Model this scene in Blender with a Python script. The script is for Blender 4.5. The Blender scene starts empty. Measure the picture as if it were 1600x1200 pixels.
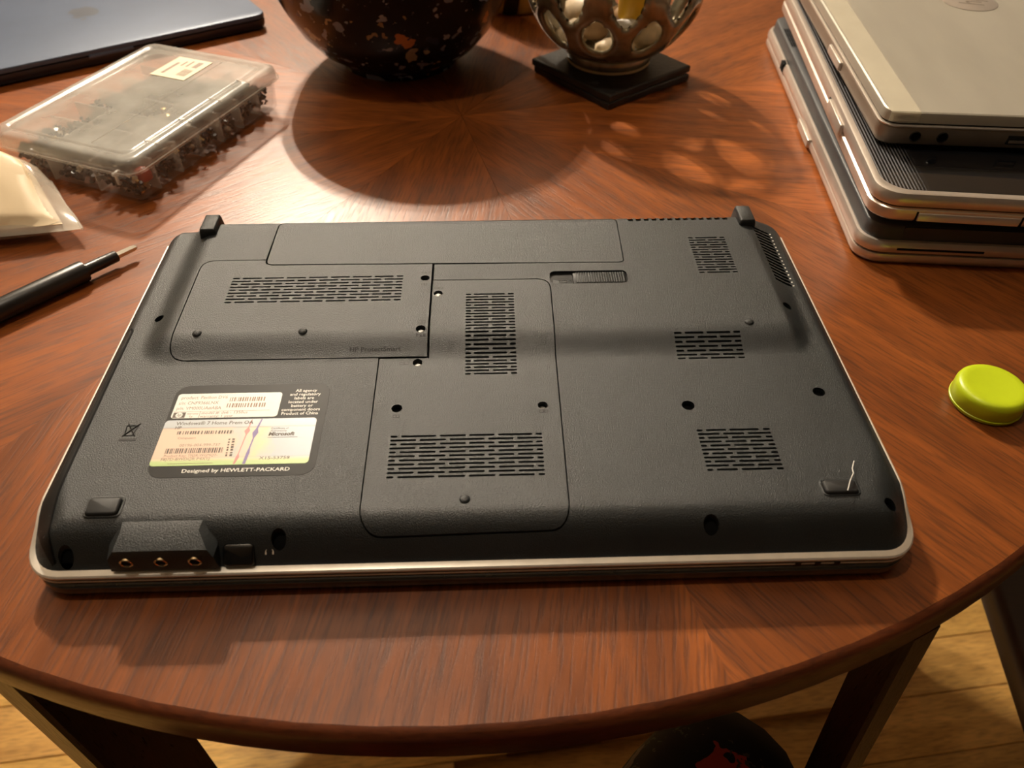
import bpy, bmesh, math, random
import numpy as np
from mathutils import Vector, Matrix
from mathutils.geometry import delaunay_2d_cdt

random.seed(7)
np.random.seed(7)
S = bpy.context.scene
C = S.collection
PI = math.pi
TZ = 0.75                       # height of the table top above the floor (m)

# ------------------------------------------------------------------ camera, light, exposure
cam_d = bpy.data.cameras.new('camera')
cam = bpy.data.objects.new('camera', cam_d)
C.objects.link(cam)
cam_d.sensor_fit = 'HORIZONTAL'
cam_d.sensor_width = 36.0
cam_d.lens = 1202.23 / 1600 * 36.0
cam_d.clip_start = 0.01
YAW, PITCH, ROLL = -0.0351, 0.7893, 0.0056
cam.matrix_world = (Matrix.Translation((0.0078, -0.2929, 0.2962 + TZ)) @ Matrix.Rotation(YAW, 4, 'Z')
                    @ Matrix.Rotation(PITCH, 4, 'X') @ Matrix.Rotation(ROLL, 4, 'Z'))
cam_d.dof.use_dof = True
cam_d.dof.focus_distance = 0.41
cam_d.dof.aperture_fstop = 11.0
S.camera = cam

w = bpy.data.worlds.new('world')
S.world = w
w.use_nodes = True
w.node_tree.nodes['Background'].inputs[0].default_value = (0.9, 0.75, 0.6, 1)
w.node_tree.nodes['Background'].inputs[1].default_value = 0.02

S.view_settings.view_transform = 'Standard'
S.view_settings.look = 'None'
S.view_settings.exposure = -0.15
S.view_settings.gamma = 1.0
S.view_settings.use_curve_mapping = False
BULB_WATTS = 124.0
BULB_COLOR = (1.0, 0.86, 0.68)
SIDE_WATTS = 23.0
try:
    S.cycles.use_denoising = True
    S.cycles.max_bounces = 6
    S.cycles.diffuse_bounces = 3
    S.cycles.glossy_bounces = 4
    S.cycles.transparent_max_bounces = 16
    S.cycles.sample_clamp_indirect = 3.0
except Exception:
    pass


# ------------------------------------------------------------------ materials
def new_mat(name):
    m = bpy.data.materials.new(name)
    m.use_nodes = True
    nt = m.node_tree
    b = nt.nodes['Principled BSDF']
    return m, nt, b


def N(nt, t, **kw):
    n = nt.nodes.new(t)
    for k, v in kw.items():
        setattr(n, k, v)
    return n


def ramp(nt, stops, interp='LINEAR'):
    r = nt.nodes.new('ShaderNodeValToRGB')
    r.color_ramp.interpolation = interp
    while len(r.color_ramp.elements) < len(stops):
        r.color_ramp.elements.new(0.5)
    for e, (p, c) in zip(r.color_ramp.elements, stops):
        e.position = p
        e.color = (c[0], c[1], c[2], 1)
    return r


def objcoord(nt, scale=(1, 1, 1)):
    tc = N(nt, 'ShaderNodeTexCoord')
    mp = N(nt, 'ShaderNodeMapping')
    mp.inputs['Scale'].default_value = scale
    nt.links.new(tc.outputs['Object'], mp.inputs['Vector'])
    return mp.outputs['Vector']


def plain(name, col, rough=0.5, metal=0.0, var=0.12, scale=60.0, bump=0.0, bscale=900.0, spec=0.5,
          alpha=1.0, coat=0.0, rvar=0.0, aniso=None, trans=0.0):
    """A plain surface with slight procedural mottling and optional fine grain."""
    m, nt, b = new_mat(name)
    L = nt.links.new
    v = objcoord(nt, aniso or (1, 1, 1))
    n = N(nt, 'ShaderNodeTexNoise')
    n.inputs['Scale'].default_value = scale
    n.inputs['Detail'].default_value = 4
    L(v, n.inputs['Vector'])
    lo = [c * (1 - var) for c in col]
    hi = [min(1, c * (1 + var)) for c in col]
    r = ramp(nt, [(0.3, lo), (0.7, hi)])
    L(n.outputs['Fac'], r.inputs['Fac'])
    L(r.outputs['Color'], b.inputs['Base Color'])
    b.inputs['Roughness'].default_value = rough
    b.inputs['Metallic'].default_value = metal
    b.inputs['Specular IOR Level'].default_value = spec
    b.inputs['Alpha'].default_value = alpha
    b.inputs['Coat Weight'].default_value = coat
    b.inputs['Coat Roughness'].default_value = 0.08
    b.inputs['Transmission Weight'].default_value = trans
    if rvar:
        mr = N(nt, 'ShaderNodeMapRange')
        mr.inputs['To Min'].default_value = max(0.02, rough - rvar)
        mr.inputs['To Max'].default_value = min(1, rough + rvar)
        L(n.outputs['Fac'], mr.inputs['Value'])
        L(mr.outputs['Result'], b.inputs['Roughness'])
    if bump:
        n2 = N(nt, 'ShaderNodeTexNoise')
        n2.inputs['Scale'].default_value = bscale
        n2.inputs['Detail'].default_value = 3
        L(v, n2.inputs['Vector'])
        bp = N(nt, 'ShaderNodeBump')
        bp.inputs['Strength'].default_value = bump
        bp.inputs['Distance'].default_value = 0.0006
        L(n2.outputs['Fac'], bp.inputs['Height'])
        L(bp.outputs['Normal'], b.inputs['Normal'])
    return m


def wood(name, dark, light, along=(6, 120, 120), pore=0.5, rough=0.3, tint=False, bump=0.25, coat=0.0):
    """Grain running along local X; 'tint' multiplies by the object's own colour."""
    m, nt, b = new_mat(name)
    L = nt.links.new
    v = objcoord(nt, along)
    n = N(nt, 'ShaderNodeTexNoise')
    n.inputs['Scale'].default_value = 1.0
    n.inputs['Detail'].default_value = 6
    n.inputs['Roughness'].default_value = 0.62
    n.inputs['Distortion'].default_value = 0.6
    L(v, n.inputs['Vector'])
    r = ramp(nt, [(0.28, dark), (0.72, light)])
    L(n.outputs['Fac'], r.inputs['Fac'])
    v2 = objcoord(nt, (along[0] * 9, along[1] * 9, along[2] * 9))
    n2 = N(nt, 'ShaderNodeTexNoise')
    n2.inputs['Scale'].default_value = 1.0
    n2.inputs['Detail'].default_value = 3
    L(v2, n2.inputs['Vector'])
    pr = ramp(nt, [(0.36, (1 - pore,) * 3), (0.52, (1, 1, 1))])
    L(n2.outputs['Fac'], pr.inputs['Fac'])
    mx = N(nt, 'ShaderNodeMix', data_type='RGBA', blend_type='MULTIPLY')
    mx.inputs[0].default_value = 1.0
    L(r.outputs['Color'], mx.inputs[6])
    L(pr.outputs['Color'], mx.inputs[7])
    out = mx.outputs[2]
    # broad figure
    n3 = N(nt, 'ShaderNodeTexNoise')
    n3.inputs['Scale'].default_value = 9.0
    n3.inputs['Detail'].default_value = 4
    L(objcoord(nt), n3.inputs['Vector'])
    fr = ramp(nt, [(0.3, (0.70, 0.67, 0.64)), (0.7, (1.14, 1.12, 1.10))])
    L(n3.outputs['Fac'], fr.inputs['Fac'])
    mz = N(nt, 'ShaderNodeMix', data_type='RGBA', blend_type='MULTIPLY')
    mz.inputs[0].default_value = 1.0
    L(out, mz.inputs[6])
    L(fr.outputs['Color'], mz.inputs[7])
    out = mz.outputs[2]
    if tint:
        oi = N(nt, 'ShaderNodeObjectInfo')
        my = N(nt, 'ShaderNodeMix', data_type='RGBA', blend_type='MULTIPLY')
        my.inputs[0].default_value = 1.0
        L(out, my.inputs[6])
        L(oi.outputs['Color'], my.inputs[7])
        out = my.outputs[2]
    L(out, b.inputs['Base Color'])
    mr = N(nt, 'ShaderNodeMapRange')
    mr.inputs['From Min'].default_value = 0.3
    mr.inputs['From Max'].default_value = 0.7
    mr.inputs['To Min'].default_value = rough + 0.08
    mr.inputs['To Max'].default_value = rough - 0.04
    L(n2.outputs['Fac'], mr.inputs['Value'])
    L(mr.outputs['Result'], b.inputs['Roughness'])
    b.inputs['Coat Weight'].default_value = coat
    b.inputs['Specular IOR Level'].default_value = 0.42
    bp = N(nt, 'ShaderNodeBump')
    bp.inputs['Strength'].default_value = bump
    bp.inputs['Distance'].default_value = 0.0005
    L(pr.outputs['Color'], bp.inputs['Height'])
    L(bp.outputs['Normal'], b.inputs['Normal'])
    return m


# ------------------------------------------------------------------ mesh helpers (millimetres in, metres out)
class MB:
    def __init__(s):
        s.v = []
        s.f = []
        s.mi = []

    def add(s, vs, fs, M=None, mi=0):
        o = len(s.v)
        for p in vs:
            p = Vector(p)
            if M is not None:
                p = M @ p
            s.v.append((p.x, p.y, p.z))
        for f in fs:
            s.f.append([i + o for i in f])
            s.mi.append(mi)
        return s

    def box(s, x0, x1, y0, y1, z0, z1, r=0.0, M=None, mi=0):
        """box whose vertical and top edges are chamfered/rounded by r"""
        if r <= 0:
            vs = [(x0, y0, z0), (x1, y0, z0), (x1, y1, z0), (x0, y1, z0), (x0, y0, z1), (x1, y0, z1), (x1, y1, z1), (x0, y1, z1)]
            fs = [(3, 2, 1, 0), (4, 5, 6, 7), (0, 1, 5, 4), (1, 2, 6, 5), (2, 3, 7, 6), (3, 0, 4, 7)]
            return s.add(vs, fs, M, mi)
        o = rrect(x0, x1, y0, y1, r, 4)
        return s.loft(o, [(r * 0.5, z0), (0, z0 + r * 0.5), (0, z1 - r * 0.6), (r * 0.25, z1 - r * 0.2), (r * 0.6, z1)], M, mi)

    def loft(s, outline, layers, M=None, mi=0, cap0=True, cap1=True):
        """stack of inset copies of an outline (ccw); layers = (inset, z)"""
        n = len(outline)
        vs = []
        for ins, z in layers:
            for p in inset(outline, ins):
                vs.append((p[0], p[1], z))
        fs = []
        for k in range(len(layers) - 1):
            for i in range(n):
                j = (i + 1) % n
                fs.append((k * n + i, k * n + j, (k + 1) * n + j, (k + 1) * n + i))
        if cap0:
            fs.append(tuple(reversed(range(n))))
        if cap1:
            fs.append(tuple((len(layers) - 1) * n + i for i in range(n)))
        return s.add(vs, fs, M, mi)

    def lathe(s, prof, n=32, M=None, mi=0):
        vs = []
        fs = []
        rows = []
        for r, z in prof:
            if r < 1e-6:
                rows.append([len(vs)])
                vs.append((0, 0, z))
            else:
                rows.append(list(range(len(vs), len(vs) + n)))
                for k in range(n):
                    a = 2 * PI * k / n
                    vs.append((r * math.cos(a), r * math.sin(a), z))
        for a, b in zip(rows, rows[1:]):
            for k in range(n):
                l = (k + 1) % n
                q = [a[k % len(a)], a[l % len(a)], b[l % len(b)], b[k % len(b)]]
                q2 = []
                for i in q:
                    if i not in q2:
                        q2.append(i)
                if len(q2) > 2:
                    fs.append(tuple(q2))
        return s.add(vs, fs, M, mi)

    def tube(s, path, r, n=8, M=None, mi=0, closed=False):
        P = [Vector(p) for p in path]
        rr = r if isinstance(r, (list, tuple)) else [r] * len(P)
        vs = []
        m = len(P)
        up = Vector((0, 0, 1))
        for i, p in enumerate(P):
            a = P[i - 1] if (i > 0 or closed) else P[i]
            b = P[(i + 1) % m] if (i < m - 1 or closed) else P[i]
            t = (b - a).normalized()
            u = up if abs(t.dot(up)) < 0.95 else Vector((1, 0, 0))
            x = t.cross(u).normalized()
            y = x.cross(t).normalized()
            for k in range(n):
                an = 2 * PI * k / n
                vs.append(p + (x * math.cos(an) + y * math.sin(an)) * rr[i])
        fs = []
        for i in range(m if closed else m - 1):
            j = (i + 1) % m
            for k in range(n):
                l = (k + 1) % n
                fs.append((i * n + k, j * n + k, j * n + l, i * n + l))
        if not closed:
            fs.append(tuple(range(n)))
            fs.append(tuple(reversed([(m - 1) * n + k for k in range(n)])))
        return s.add(vs, fs, M, mi)

    def build(s, name, mat, parent=None, angle=35, mats=None):
        me = bpy.data.meshes.new(name)
        me.from_pydata([(x * 0.001, y * 0.001, z * 0.001) for x, y, z in s.v], [], s.f)
        me.materials.append(mat)
        for m in mats or []:
            me.materials.append(m)
        if any(s.mi):
            me.polygons.foreach_set('material_index', s.mi)
        bm = bmesh.new()
        bm.from_mesh(me)
        bmesh.ops.recalc_face_normals(bm, faces=bm.faces)
        bm.to_mesh(me)
        bm.free()
        if angle:
            me.polygons.foreach_set('use_smooth', [True] * len(me.polygons))
            me.set_sharp_from_angle(angle=math.radians(angle))
        me.update()
        o = bpy.data.objects.new(name, me)
        C.objects.link(o)
        if parent is not None:
            o.parent = parent
        return o


def rrect(x0, x1, y0, y1, r, n=6):
    rs = r if isinstance(r, (list, tuple)) else [r] * 4   # BL BR TR TL
    out = []
    for (cx, cy, a0), q in zip(((x0, y0, PI), (x1, y0, 1.5 * PI), (x1, y1, 0), (x0, y1, 0.5 * PI)), rs):
        if q <= 0:
            out.append((cx, cy))
            continue
        ox = cx + (q if cx == x0 else -q)
        oy = cy + (q if cy == y0 else -q)
        for k in range(n + 1):
            a = a0 + 0.5 * PI * k / n
            out.append((ox + q * math.cos(a), oy + q * math.sin(a)))
    return out


def inset(pts, d):
    if d == 0:
        return list(pts)
    n = len(pts)
    out = []
    for i in range(n):
        a, b, c = pts[i - 1], pts[i], pts[(i + 1) % n]
        e1 = Vector((b[0] - a[0], b[1] - a[1]))
        e2 = Vector((c[0] - b[0], c[1] - b[1]))
        if e1.length < 1e-9 or e2.length < 1e-9:
            out.append(b)
            continue
        e1.normalize()
        e2.normalize()
        n1 = Vector((-e1.y, e1.x))
        n2 = Vector((-e2.y, e2.x))
        mt = n1 + n2
        k = d / max(0.35, 1 + n1.dot(n2)) if True else d
        out.append((b[0] + mt.x * k, b[1] + mt.y * k))
    return out


def circle(cx, cy, r, n=14):
    return [(cx + r * math.cos(2 * PI * k / n), cy + r * math.sin(2 * PI * k / n)) for k in range(n)]


def densify(poly, step):
    out = []
    for a, b in zip(poly, poly[1:] + poly[:1]):
        d = math.hypot(b[0] - a[0], b[1] - a[1])
        k = max(1, int(math.ceil(d / step)))
        for i in range(k):
            out.append((a[0] + (b[0] - a[0]) * i / k, a[1] + (b[1] - a[1]) * i / k))
    return out


def inside(pts, loops):
    pts = np.asarray(pts)
    x, y = pts[:, 0], pts[:, 1]
    r = np.zeros(len(pts), bool)
    for lp in loops:
        lp = np.asarray(lp)
        x0, y0 = lp.min(0)
        x1, y1 = lp.max(0)
        sel = np.where((x >= x0) & (x <= x1) & (y >= y0) & (y <= y1))[0]
        if not len(sel):
            continue
        px, py = x[sel], y[sel]
        c = np.zeros(len(sel), bool)
        for i in range(len(lp)):
            ax, ay = lp[i - 1]
            bx, by = lp[i]
            if ay == by:
                continue
            hit = ((ay > py) != (by > py)) & (px < (bx - ax) * (py - ay) / (by - ay) + ax)
            c ^= hit
        r[sel] ^= c
    return r


def triangulate(outer, holes, step):
    loops = [densify(outer, step)] + [densify(h, step) for h in holes]
    O = np.asarray(outer)
    x0, y0 = O.min(0)
    x1, y1 = O.max(0)
    gx = np.arange(x0 + step * 0.5, x1, step)
    gy = np.arange(y0 + step * 0.5, y1, step)
    g = np.stack(np.meshgrid(gx, gy), -1).reshape(-1, 2)
    # jitter-free hexagonal offset keeps the triangles even
    g[:, 0] += (np.round((g[:, 1] - y0) / step) % 2) * step * 0.5
    g = g[inside(g, loops)] if len(g) else g
    lv = np.concatenate([np.asarray(l) for l in loops])
    if len(g):
        keep = np.ones(len(g), bool)
        for k in range(0, len(g), 2000):
            d = np.min(np.hypot(g[k:k + 2000, None, 0] - lv[None, :, 0], g[k:k + 2000, None, 1] - lv[None, :, 1]), 1)
            keep[k:k + 2000] = d > step * 0.45
        g = g[keep]
    verts = [Vector((p[0], p[1])) for p in lv] + [Vector((p[0], p[1])) for p in g]
    edges = []
    o = 0
    for l in loops:
        n = len(l)
        edges += [(o + i, o + (i + 1) % n) for i in range(n)]
        o += n
    rv, re, rf, *_ = delaunay_2d_cdt(verts, edges, [], 0, 1e-6)
    V = np.array([(p.x, p.y) for p in rv])
    F = np.array([f for f in rf if len(f) == 3])
    cen = V[F].mean(1)
    F = F[inside(cen, loops)]
    a = V[F]
    area = (a[:, 1, 0] - a[:, 0, 0]) * (a[:, 2, 1] - a[:, 0, 1]) - (a[:, 1, 1] - a[:, 0, 1]) * (a[:, 2, 0] - a[:, 0, 0])
    F[area < 0] = F[area < 0][:, ::-1]
    return V, F


def sheet(name, outer, holes, mat, parent, hfun, depth=2.5, step=3.0, zlow=None):
    """a moulded panel lying on the height field hfun, with real openings and side walls"""
    V, F = triangulate(outer, holes, step)
    z = hfun(V[:, 0], V[:, 1])
    e = 0.15
    gx = (hfun(V[:, 0] + e, V[:, 1]) - hfun(V[:, 0] - e, V[:, 1])) / (2 * e)
    gy = (hfun(V[:, 0], V[:, 1] + e) - hfun(V[:, 0], V[:, 1] - e)) / (2 * e)
    nrm = np.stack([-gx, -gy, np.ones(len(V))], -1)
    nrm /= np.linalg.norm(nrm, axis=1)[:, None]
    cnt = {}
    for f in F:
        for i in range(3):
            a, b = int(f[i]), int(f[(i + 1) % 3])
            cnt[(a, b)] = 1
    bd = [(a, b) for (a, b) in cnt if (b, a) not in cnt]
    verts = [(V[i, 0], V[i, 1], z[i]) for i in range(len(V))]
    low = {}
    for a, b in bd:
        for i in (a, b):
            if i not in low:
                low[i] = len(verts)
                zz = z[i] - depth if zlow is None else min(z[i] - 0.5, zlow)
                verts.append((V[i, 0], V[i, 1], zz))
    faces = [tuple(int(i) for i in f) for f in F]
    nn = []
    for f in faces:
        nn += [tuple(nrm[i]) for i in f]
    for a, b in bd:
        faces.append((a, low[a], low[b], b))
        d = Vector((V[b, 0] - V[a, 0], V[b, 1] - V[a, 1], 0)).normalized()
        nn += [(d.y, -d.x, 0)] * 4
    me = bpy.data.meshes.new(name)
    me.from_pydata([(x * 0.001, y * 0.001, q * 0.001) for x, y, q in verts], [], faces)
    me.materials.append(mat)
    me.polygons.foreach_set('use_smooth', [True] * len(me.polygons))
    me.normals_split_custom_set(nn)
    me.update()
    o = bpy.data.objects.new(name, me)
    C.objects.link(o)
    if parent is not None:
        o.parent = parent
    return o


def thing(name, label, cat, loc=(0, 0, 0), rz=0.0, group=None):
    o = bpy.data.objects.new(name, None)
    o.empty_display_size = 0.03
    C.objects.link(o)
    o.location = (loc[0] * 0.001, loc[1] * 0.001, loc[2] * 0.001)
    o.rotation_euler = (0, 0, math.radians(rz))
    return tag(o, label, cat, group)


def tag(o, label, cat, group=None):
    o['label'] = label
    o['category'] = cat
    if group:
        o['group'] = group
    return o


def structure(o):
    o['kind'] = 'structure'
    return o


def put(o, x, y, z, rz=0.0):
    o.location = (x * 0.001, y * 0.001, z * 0.001)
    o.rotation_euler = (0, 0, math.radians(rz))
    return o


def text(mb, s, x, y, z, size, align='LEFT', stretch=1.0, bold=0.0, shear=0.0, rot=0.0, M=None):
    """add flat lettering (mm) to a mesh builder"""
    cu = bpy.data.curves.new('lettering_curve', 'FONT')
    cu.body = s
    cu.size = size
    cu.align_x = align
    cu.shear = shear
    cu.offset = bold
    cu.space_line = 1.0
    cu.resolution_u = 2
    ob = bpy.data.objects.new('lettering_curve', cu)
    C.objects.link(ob)
    dg = bpy.context.evaluated_depsgraph_get()
    me = bpy.data.meshes.new_from_object(ob.evaluated_get(dg))
    ca, sa = math.cos(math.radians(rot)), math.sin(math.radians(rot))
    vs = []
    for v in me.vertices:
        px, py = v.co.x * stretch, v.co.y
        vs.append((x + px * ca - py * sa, y + px * sa + py * ca, z))
    mb.add(vs, [tuple(p.vertices) for p in me.polygons], M)
    bpy.data.objects.remove(ob)
    bpy.data.curves.remove(cu)
    bpy.data.meshes.remove(me)
    return mb


def sstep(t):
    t = np.clip(t, 0, 1)
    return t * t * (3 - 2 * t)


# ------------------------------------------------------------------ materials used in the scene
M_black = plain('black_textured_plastic', (0.0155, 0.019, 0.0205), 0.365, var=0.12, scale=35, bump=0.60, bscale=2100, spec=0.47, rvar=0.05)
M_cover = plain('black_panel_plastic', (0.0175, 0.0212, 0.0228), 0.355, var=0.12, scale=40, bump=0.60, bscale=2100, spec=0.50, rvar=0.05)
M_dark = plain('cavity_shade_black', (0.004, 0.004, 0.004), 0.7, var=0.2, spec=0.1)  # near-black that puts the shade of gaps and hollows into the colour
M_rubber = plain('black_rubber', (0.010, 0.010, 0.010), 0.6, var=0.2, scale=300, spec=0.45)
M_gloss = plain('glossy_black_plastic', (0.008, 0.008, 0.008), 0.10, var=0.1, spec=0.6)
M_lid = plain('glossy_lid_black', (0.030, 0.028, 0.024), 0.16, var=0.15, spec=0.7, coat=0.4)
M_silver = plain('silver_painted_trim', (0.90, 0.84, 0.74), 0.30, metal=0.4, var=0.06, scale=120)
M_steel = plain('screw_steel', (0.22, 0.21, 0.20), 0.45, metal=1.0, var=0.1, scale=400)
M_gold = plain('gold_plated_contact', (0.85, 0.66, 0.40), 0.22, metal=1.0, var=0.08, scale=400)
M_mark = plain('dark_moulded_mark', (0.005, 0.005, 0.005), 0.5, var=0.1, spec=0.3)
M_ink = plain('printed_dark_ink', (0.10, 0.075, 0.055), 0.6, var=0.1)
M_ink2 = plain('printed_brown_ink', (0.30, 0.20, 0.14), 0.6, var=0.1)
M_white_ink = plain('printed_white_ink', (0.85, 0.82, 0.76), 0.5, var=0.05)
M_label = plain('black_label_film', (0.008, 0.007, 0.006), 0.5, var=0.15, spec=0.2)
M_paper = plain('white_label_paper', (0.86, 0.84, 0.78), 0.45, var=0.04, scale=200)

M_table = wood('reddish_veneer', (0.145, 0.038, 0.0075), (0.385, 0.110, 0.0205), along=(6, 75, 75), pore=0.38, rough=0.33, tint=True, bump=0.20)
M_edge = wood('dark_table_edge_wood', (0.085, 0.022, 0.008), (0.17, 0.045, 0.015), along=(20, 20, 160), pore=0.3, rough=0.34, bump=0.15)
M_leg = wood('dark_leg_wood', (0.020, 0.007, 0.004), (0.045, 0.014, 0.007), along=(120, 120, 6), pore=0.3, rough=0.30)
M_floor = wood('golden_oak_plank', (0.52, 0.285, 0.078), (0.88, 0.53, 0.165), along=(5, 55, 55), pore=0.35, rough=0.34, tint=True, bump=0.2)
M_wall = plain('warm_wall_paint', (0.30, 0.26, 0.21), 0.9, var=0.05, scale=8)
M_wall_dark = plain('dark_low_bounce_wall', (0.05, 0.04, 0.033), 0.9, var=0.08, scale=8)  # unseen walls made darker to cut the bounce light
M_ceil = plain('ceiling_paint', (0.42, 0.40, 0.36), 0.9, var=0.03, scale=8)

# ================================================================== ROOM
RX0, RX1, RY0, RY1, RH = -3600, 3600, -3600, 4600, 2700
mb = MB()
mb.box(RX0, RX1, RY0, RY1, -60, -14)
floor = structure(mb.build('floor', M_floor, None, 0))
pw = 76.0
prot = math.radians(6.0)
plank_cache = {}
for row in range(-11, 14):
    y = row * pw
    for seg in range(2):
        off = random.uniform(-350, 350)
        xm = 250 + off
        x0, x1 = (-1250, xm - 0.6) if seg == 0 else (xm + 0.6, 1500)
        Mx = Matrix.Rotation(prot, 4, 'Z')
        b_ = MB()
        o = rrect(x0, x1, y + 0.5, y + pw - 0.5, 0)
        b_.loft(o, [(0, -14), (0, -0.8), (0.8, 0)])
        p = b_.build('plank', M_floor, floor, 30)
        p.rotation_euler = (0, 0, prot)
        t = random.uniform(0.82, 1.12)
        p.color = (t, t * random.uniform(0.96, 1.02), t * random.uniform(0.9, 1.0), 1)
floor.color = (0.9, 0.88, 0.84, 1)
structure(MB().box(RX0, RX1, RY0, RY1, RH, RH + 60).build('ceiling', M_ceil, None, 0))
structure(MB().box(RX0 - 80, RX0, RY0 - 80, RY1 + 80, -60, RH).build('wall_left', M_wall, None, 0))
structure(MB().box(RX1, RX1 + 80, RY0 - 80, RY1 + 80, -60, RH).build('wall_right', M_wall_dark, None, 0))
structure(MB().box(RX0, RX1, RY1, RY1 + 80, -60, RH).build('wall_back', M_wall, None, 0))
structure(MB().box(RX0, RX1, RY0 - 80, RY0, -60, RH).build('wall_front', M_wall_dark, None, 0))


def emitter(name, col, strength):
    m, nt, b = new_mat(name)
    b.inputs['Base Color'].default_value = (1, 1, 1, 1)
    b.inputs['Emission Color'].default_value = (*col, 1)
    n = N(nt, 'ShaderNodeTexNoise')
    n.inputs['Scale'].default_value = 3
    mr = N(nt, 'ShaderNodeMapRange')
    mr.inputs['To Min'].default_value = strength * 0.98
    mr.inputs['To Max'].default_value = strength * 1.02
    nt.links.new(n.outputs['Fac'], mr.inputs['Value'])
    nt.links.new(mr.outputs['Result'], b.inputs['Emission Strength'])
    return m


M_brass = plain('lamp_brass', (0.55, 0.42, 0.22), 0.3, metal=1.0)


def lamp(name, label, x, y, z, bulbs, rb, watts, top):
    t = thing(name, label, 'lamp', (x, y, top))
    L = watts / (4 * PI * PI * (rb * 0.001) ** 2)
    m = emitter(name + '_bulb_glow', BULB_COLOR, L)
    hz = z - top
    MB().lathe([(0, 0), (60, 0), (60, -12), (20, -30), (8, -34), (8, hz + 90), (0, hz + 90)], 24).build('canopy', M_brass, t)
    for bx, by in bulbs:
        MB().tube([(0, 0, hz + 95), (bx * 0.6, by * 0.6, hz + 85), (bx, by, hz + 60)], 5, 8).build('arm', M_brass, t)
        MB().lathe([(0, hz + 62), (14, hz + 60), (16, hz + 36), (0, hz + 34)], 14).build('socket', M_brass, t)
        g = MB().lathe([(0, hz + 30), (rb * 0.6, hz + 24), (rb, hz), (rb * 0.7, hz - rb * 0.7), (0, hz - rb)], 16).build('bulb', m, t)
        g.location = (bx * 0.001, by * 0.001, 0)
        t.children[-2].location = (bx * 0.001, by * 0.001, 0)
    return t


lamp('ceiling_lamp', 'brass ceiling lamp with three bare warm bulbs beyond the table', -620, 2100, 2440,
     [(-70, -30), (70, -30), (20, 70)], 18, BULB_WATTS, RH)
lamp('pendant_lamp', 'small pendant lamp with one warm bulb high above the round table', -250, 60, 2300, [(0, 0)], 35, SIDE_WATTS, RH)

# ================================================================== TABLE
TCX, TCY = -14.0, 327.0
table = thing('round_table', 'round dining table with starburst reddish wood veneer and dark legs', 'table', (TCX, TCY, 0))
RT = 504.0
tz = TZ * 1000
shades = [0.84, 0.80, 0.84, 1.14, 0.98, 0.86, 0.86, 1.20]
for k in range(8):
    a0 = 13 + 45 * k
    mid = math.radians(a0 + 22.5)
    n = 14
    h = math.radians(22.5)
    vs = []
    for zz in (tz, tz - 2.5):
        vs.append((0.3, 0, zz))
        for i in range(n + 1):
            a = -h + 2 * h * i / n
            vs.append((RT * math.cos(a), RT * math.sin(a), zz))
    m_ = n + 2
    fs = [tuple(range(m_)), tuple(reversed(range(m_, 2 * m_)))]
    for i in range(m_):
        j = (i + 1) % m_
        fs.append((i, m_ + i, m_ + j, j))
    wd = MB().add(vs, fs).build('veneer_wedge', M_table, table, 30)
    wd.rotation_euler = (0, 0, mid)
    sh = shades[k]
    wd.color = (sh, sh, sh, 1)
MB().lathe([(0, tz - 2.6), (RT - 1, tz - 2.6), (RT - 1, tz - 26), (RT - 70, tz - 28), (0, tz - 28)], 128).build('tabletop_core', M_edge, table)
MB().lathe([(RT, tz - 2.6), (RT, tz), (RT + 2.2, tz - 0.7), (RT + 3.8, tz - 2.4), (RT + 4.4, tz - 5), (RT + 4.0, tz - 20),
            (RT + 2.5, tz - 24), (RT - 0.5, tz - 26.5), (RT - 0.8, tz - 2.6), (RT, tz - 2.6)], 160).build('edge_band', M_edge, table, 40)
for ax, ay, bx, by, dep, splay in ((-206, -139, -225, -133, 50, 0), (210, -125, 192, -133, 20, 60), (205, 800, 185, 810, 32, 10), (-215, 808, -235, 798, 32, 10)):
    # leg cross-section: outer face a-b follows the rim, body goes inward
    pa = Vector((ax - TCX, ay - TCY))
    pb = Vector((bx - TCX, by - TCY))
    d = (pb - pa).normalized()
    inw = Vector((d.y, -d.x))
    if inw.dot(-pa) < 0:
        inw = -inw
    poly = [pa + inw * 2, pa + d * 2, pb - d * 2, pb + inw * 2, pb + inw * dep, pa + inw * dep]
    ar = sum(poly[i - 1].x * poly[i].y - poly[i].x * poly[i - 1].y for i in range(len(poly)))
    if ar < 0:
        poly.reverse()
    outl = [(p.x, p.y) for p in poly]
    cx = sum(p[0] for p in outl) / 6
    cy = sum(p[1] for p in outl) / 6
    vs = []
    fs = []
    rings = [(tz - 28, 1.0), (tz - 140, 1.0), (tz - 320, 0.97), (300, 0.92), (150, 0.86), (0, 0.8)]
    out_d = (-inw)
    for z, sc in rings:
        t = 1 - z / tz
        for p in outl:
            q = (cx + (p[0] - cx) * sc, cy + (p[1] - cy) * sc)
            off = out_d * (splay * 1.2 * t)
            vs.append((q[0] + off.x, q[1] + off.y, z))
    for k in range(len(rings) - 1):
        for i in range(6):
            j = (i + 1) % 6
            fs.append((k * 6 + i, (k + 1) * 6 + i, (k + 1) * 6 + j, k * 6 + j))
    fs.append(tuple(range(6)))
    fs.append(tuple(reversed([(len(rings) - 1) * 6 + i for i in range(6)])))
    MB().add(vs, fs).build('leg', M_leg, table, 30)

# ================================================================== UPTURNED LAPTOP
lap = thing('upturned_laptop', 'large black laptop lying upside down in the middle with silver edge trim and stickers', 'laptop', (0, 0, tz))
ZF, ZP, ZFRONT, ZSIDE = 30.4, 36.0, 14.9, 25.7
BX, BY0, BY1 = 187.3, -115.0, 113.8


def zt_edge(y):
    return ZFRONT + (ZSIDE - ZFRONT) * sstep((y + 112) / 27.0)


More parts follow.
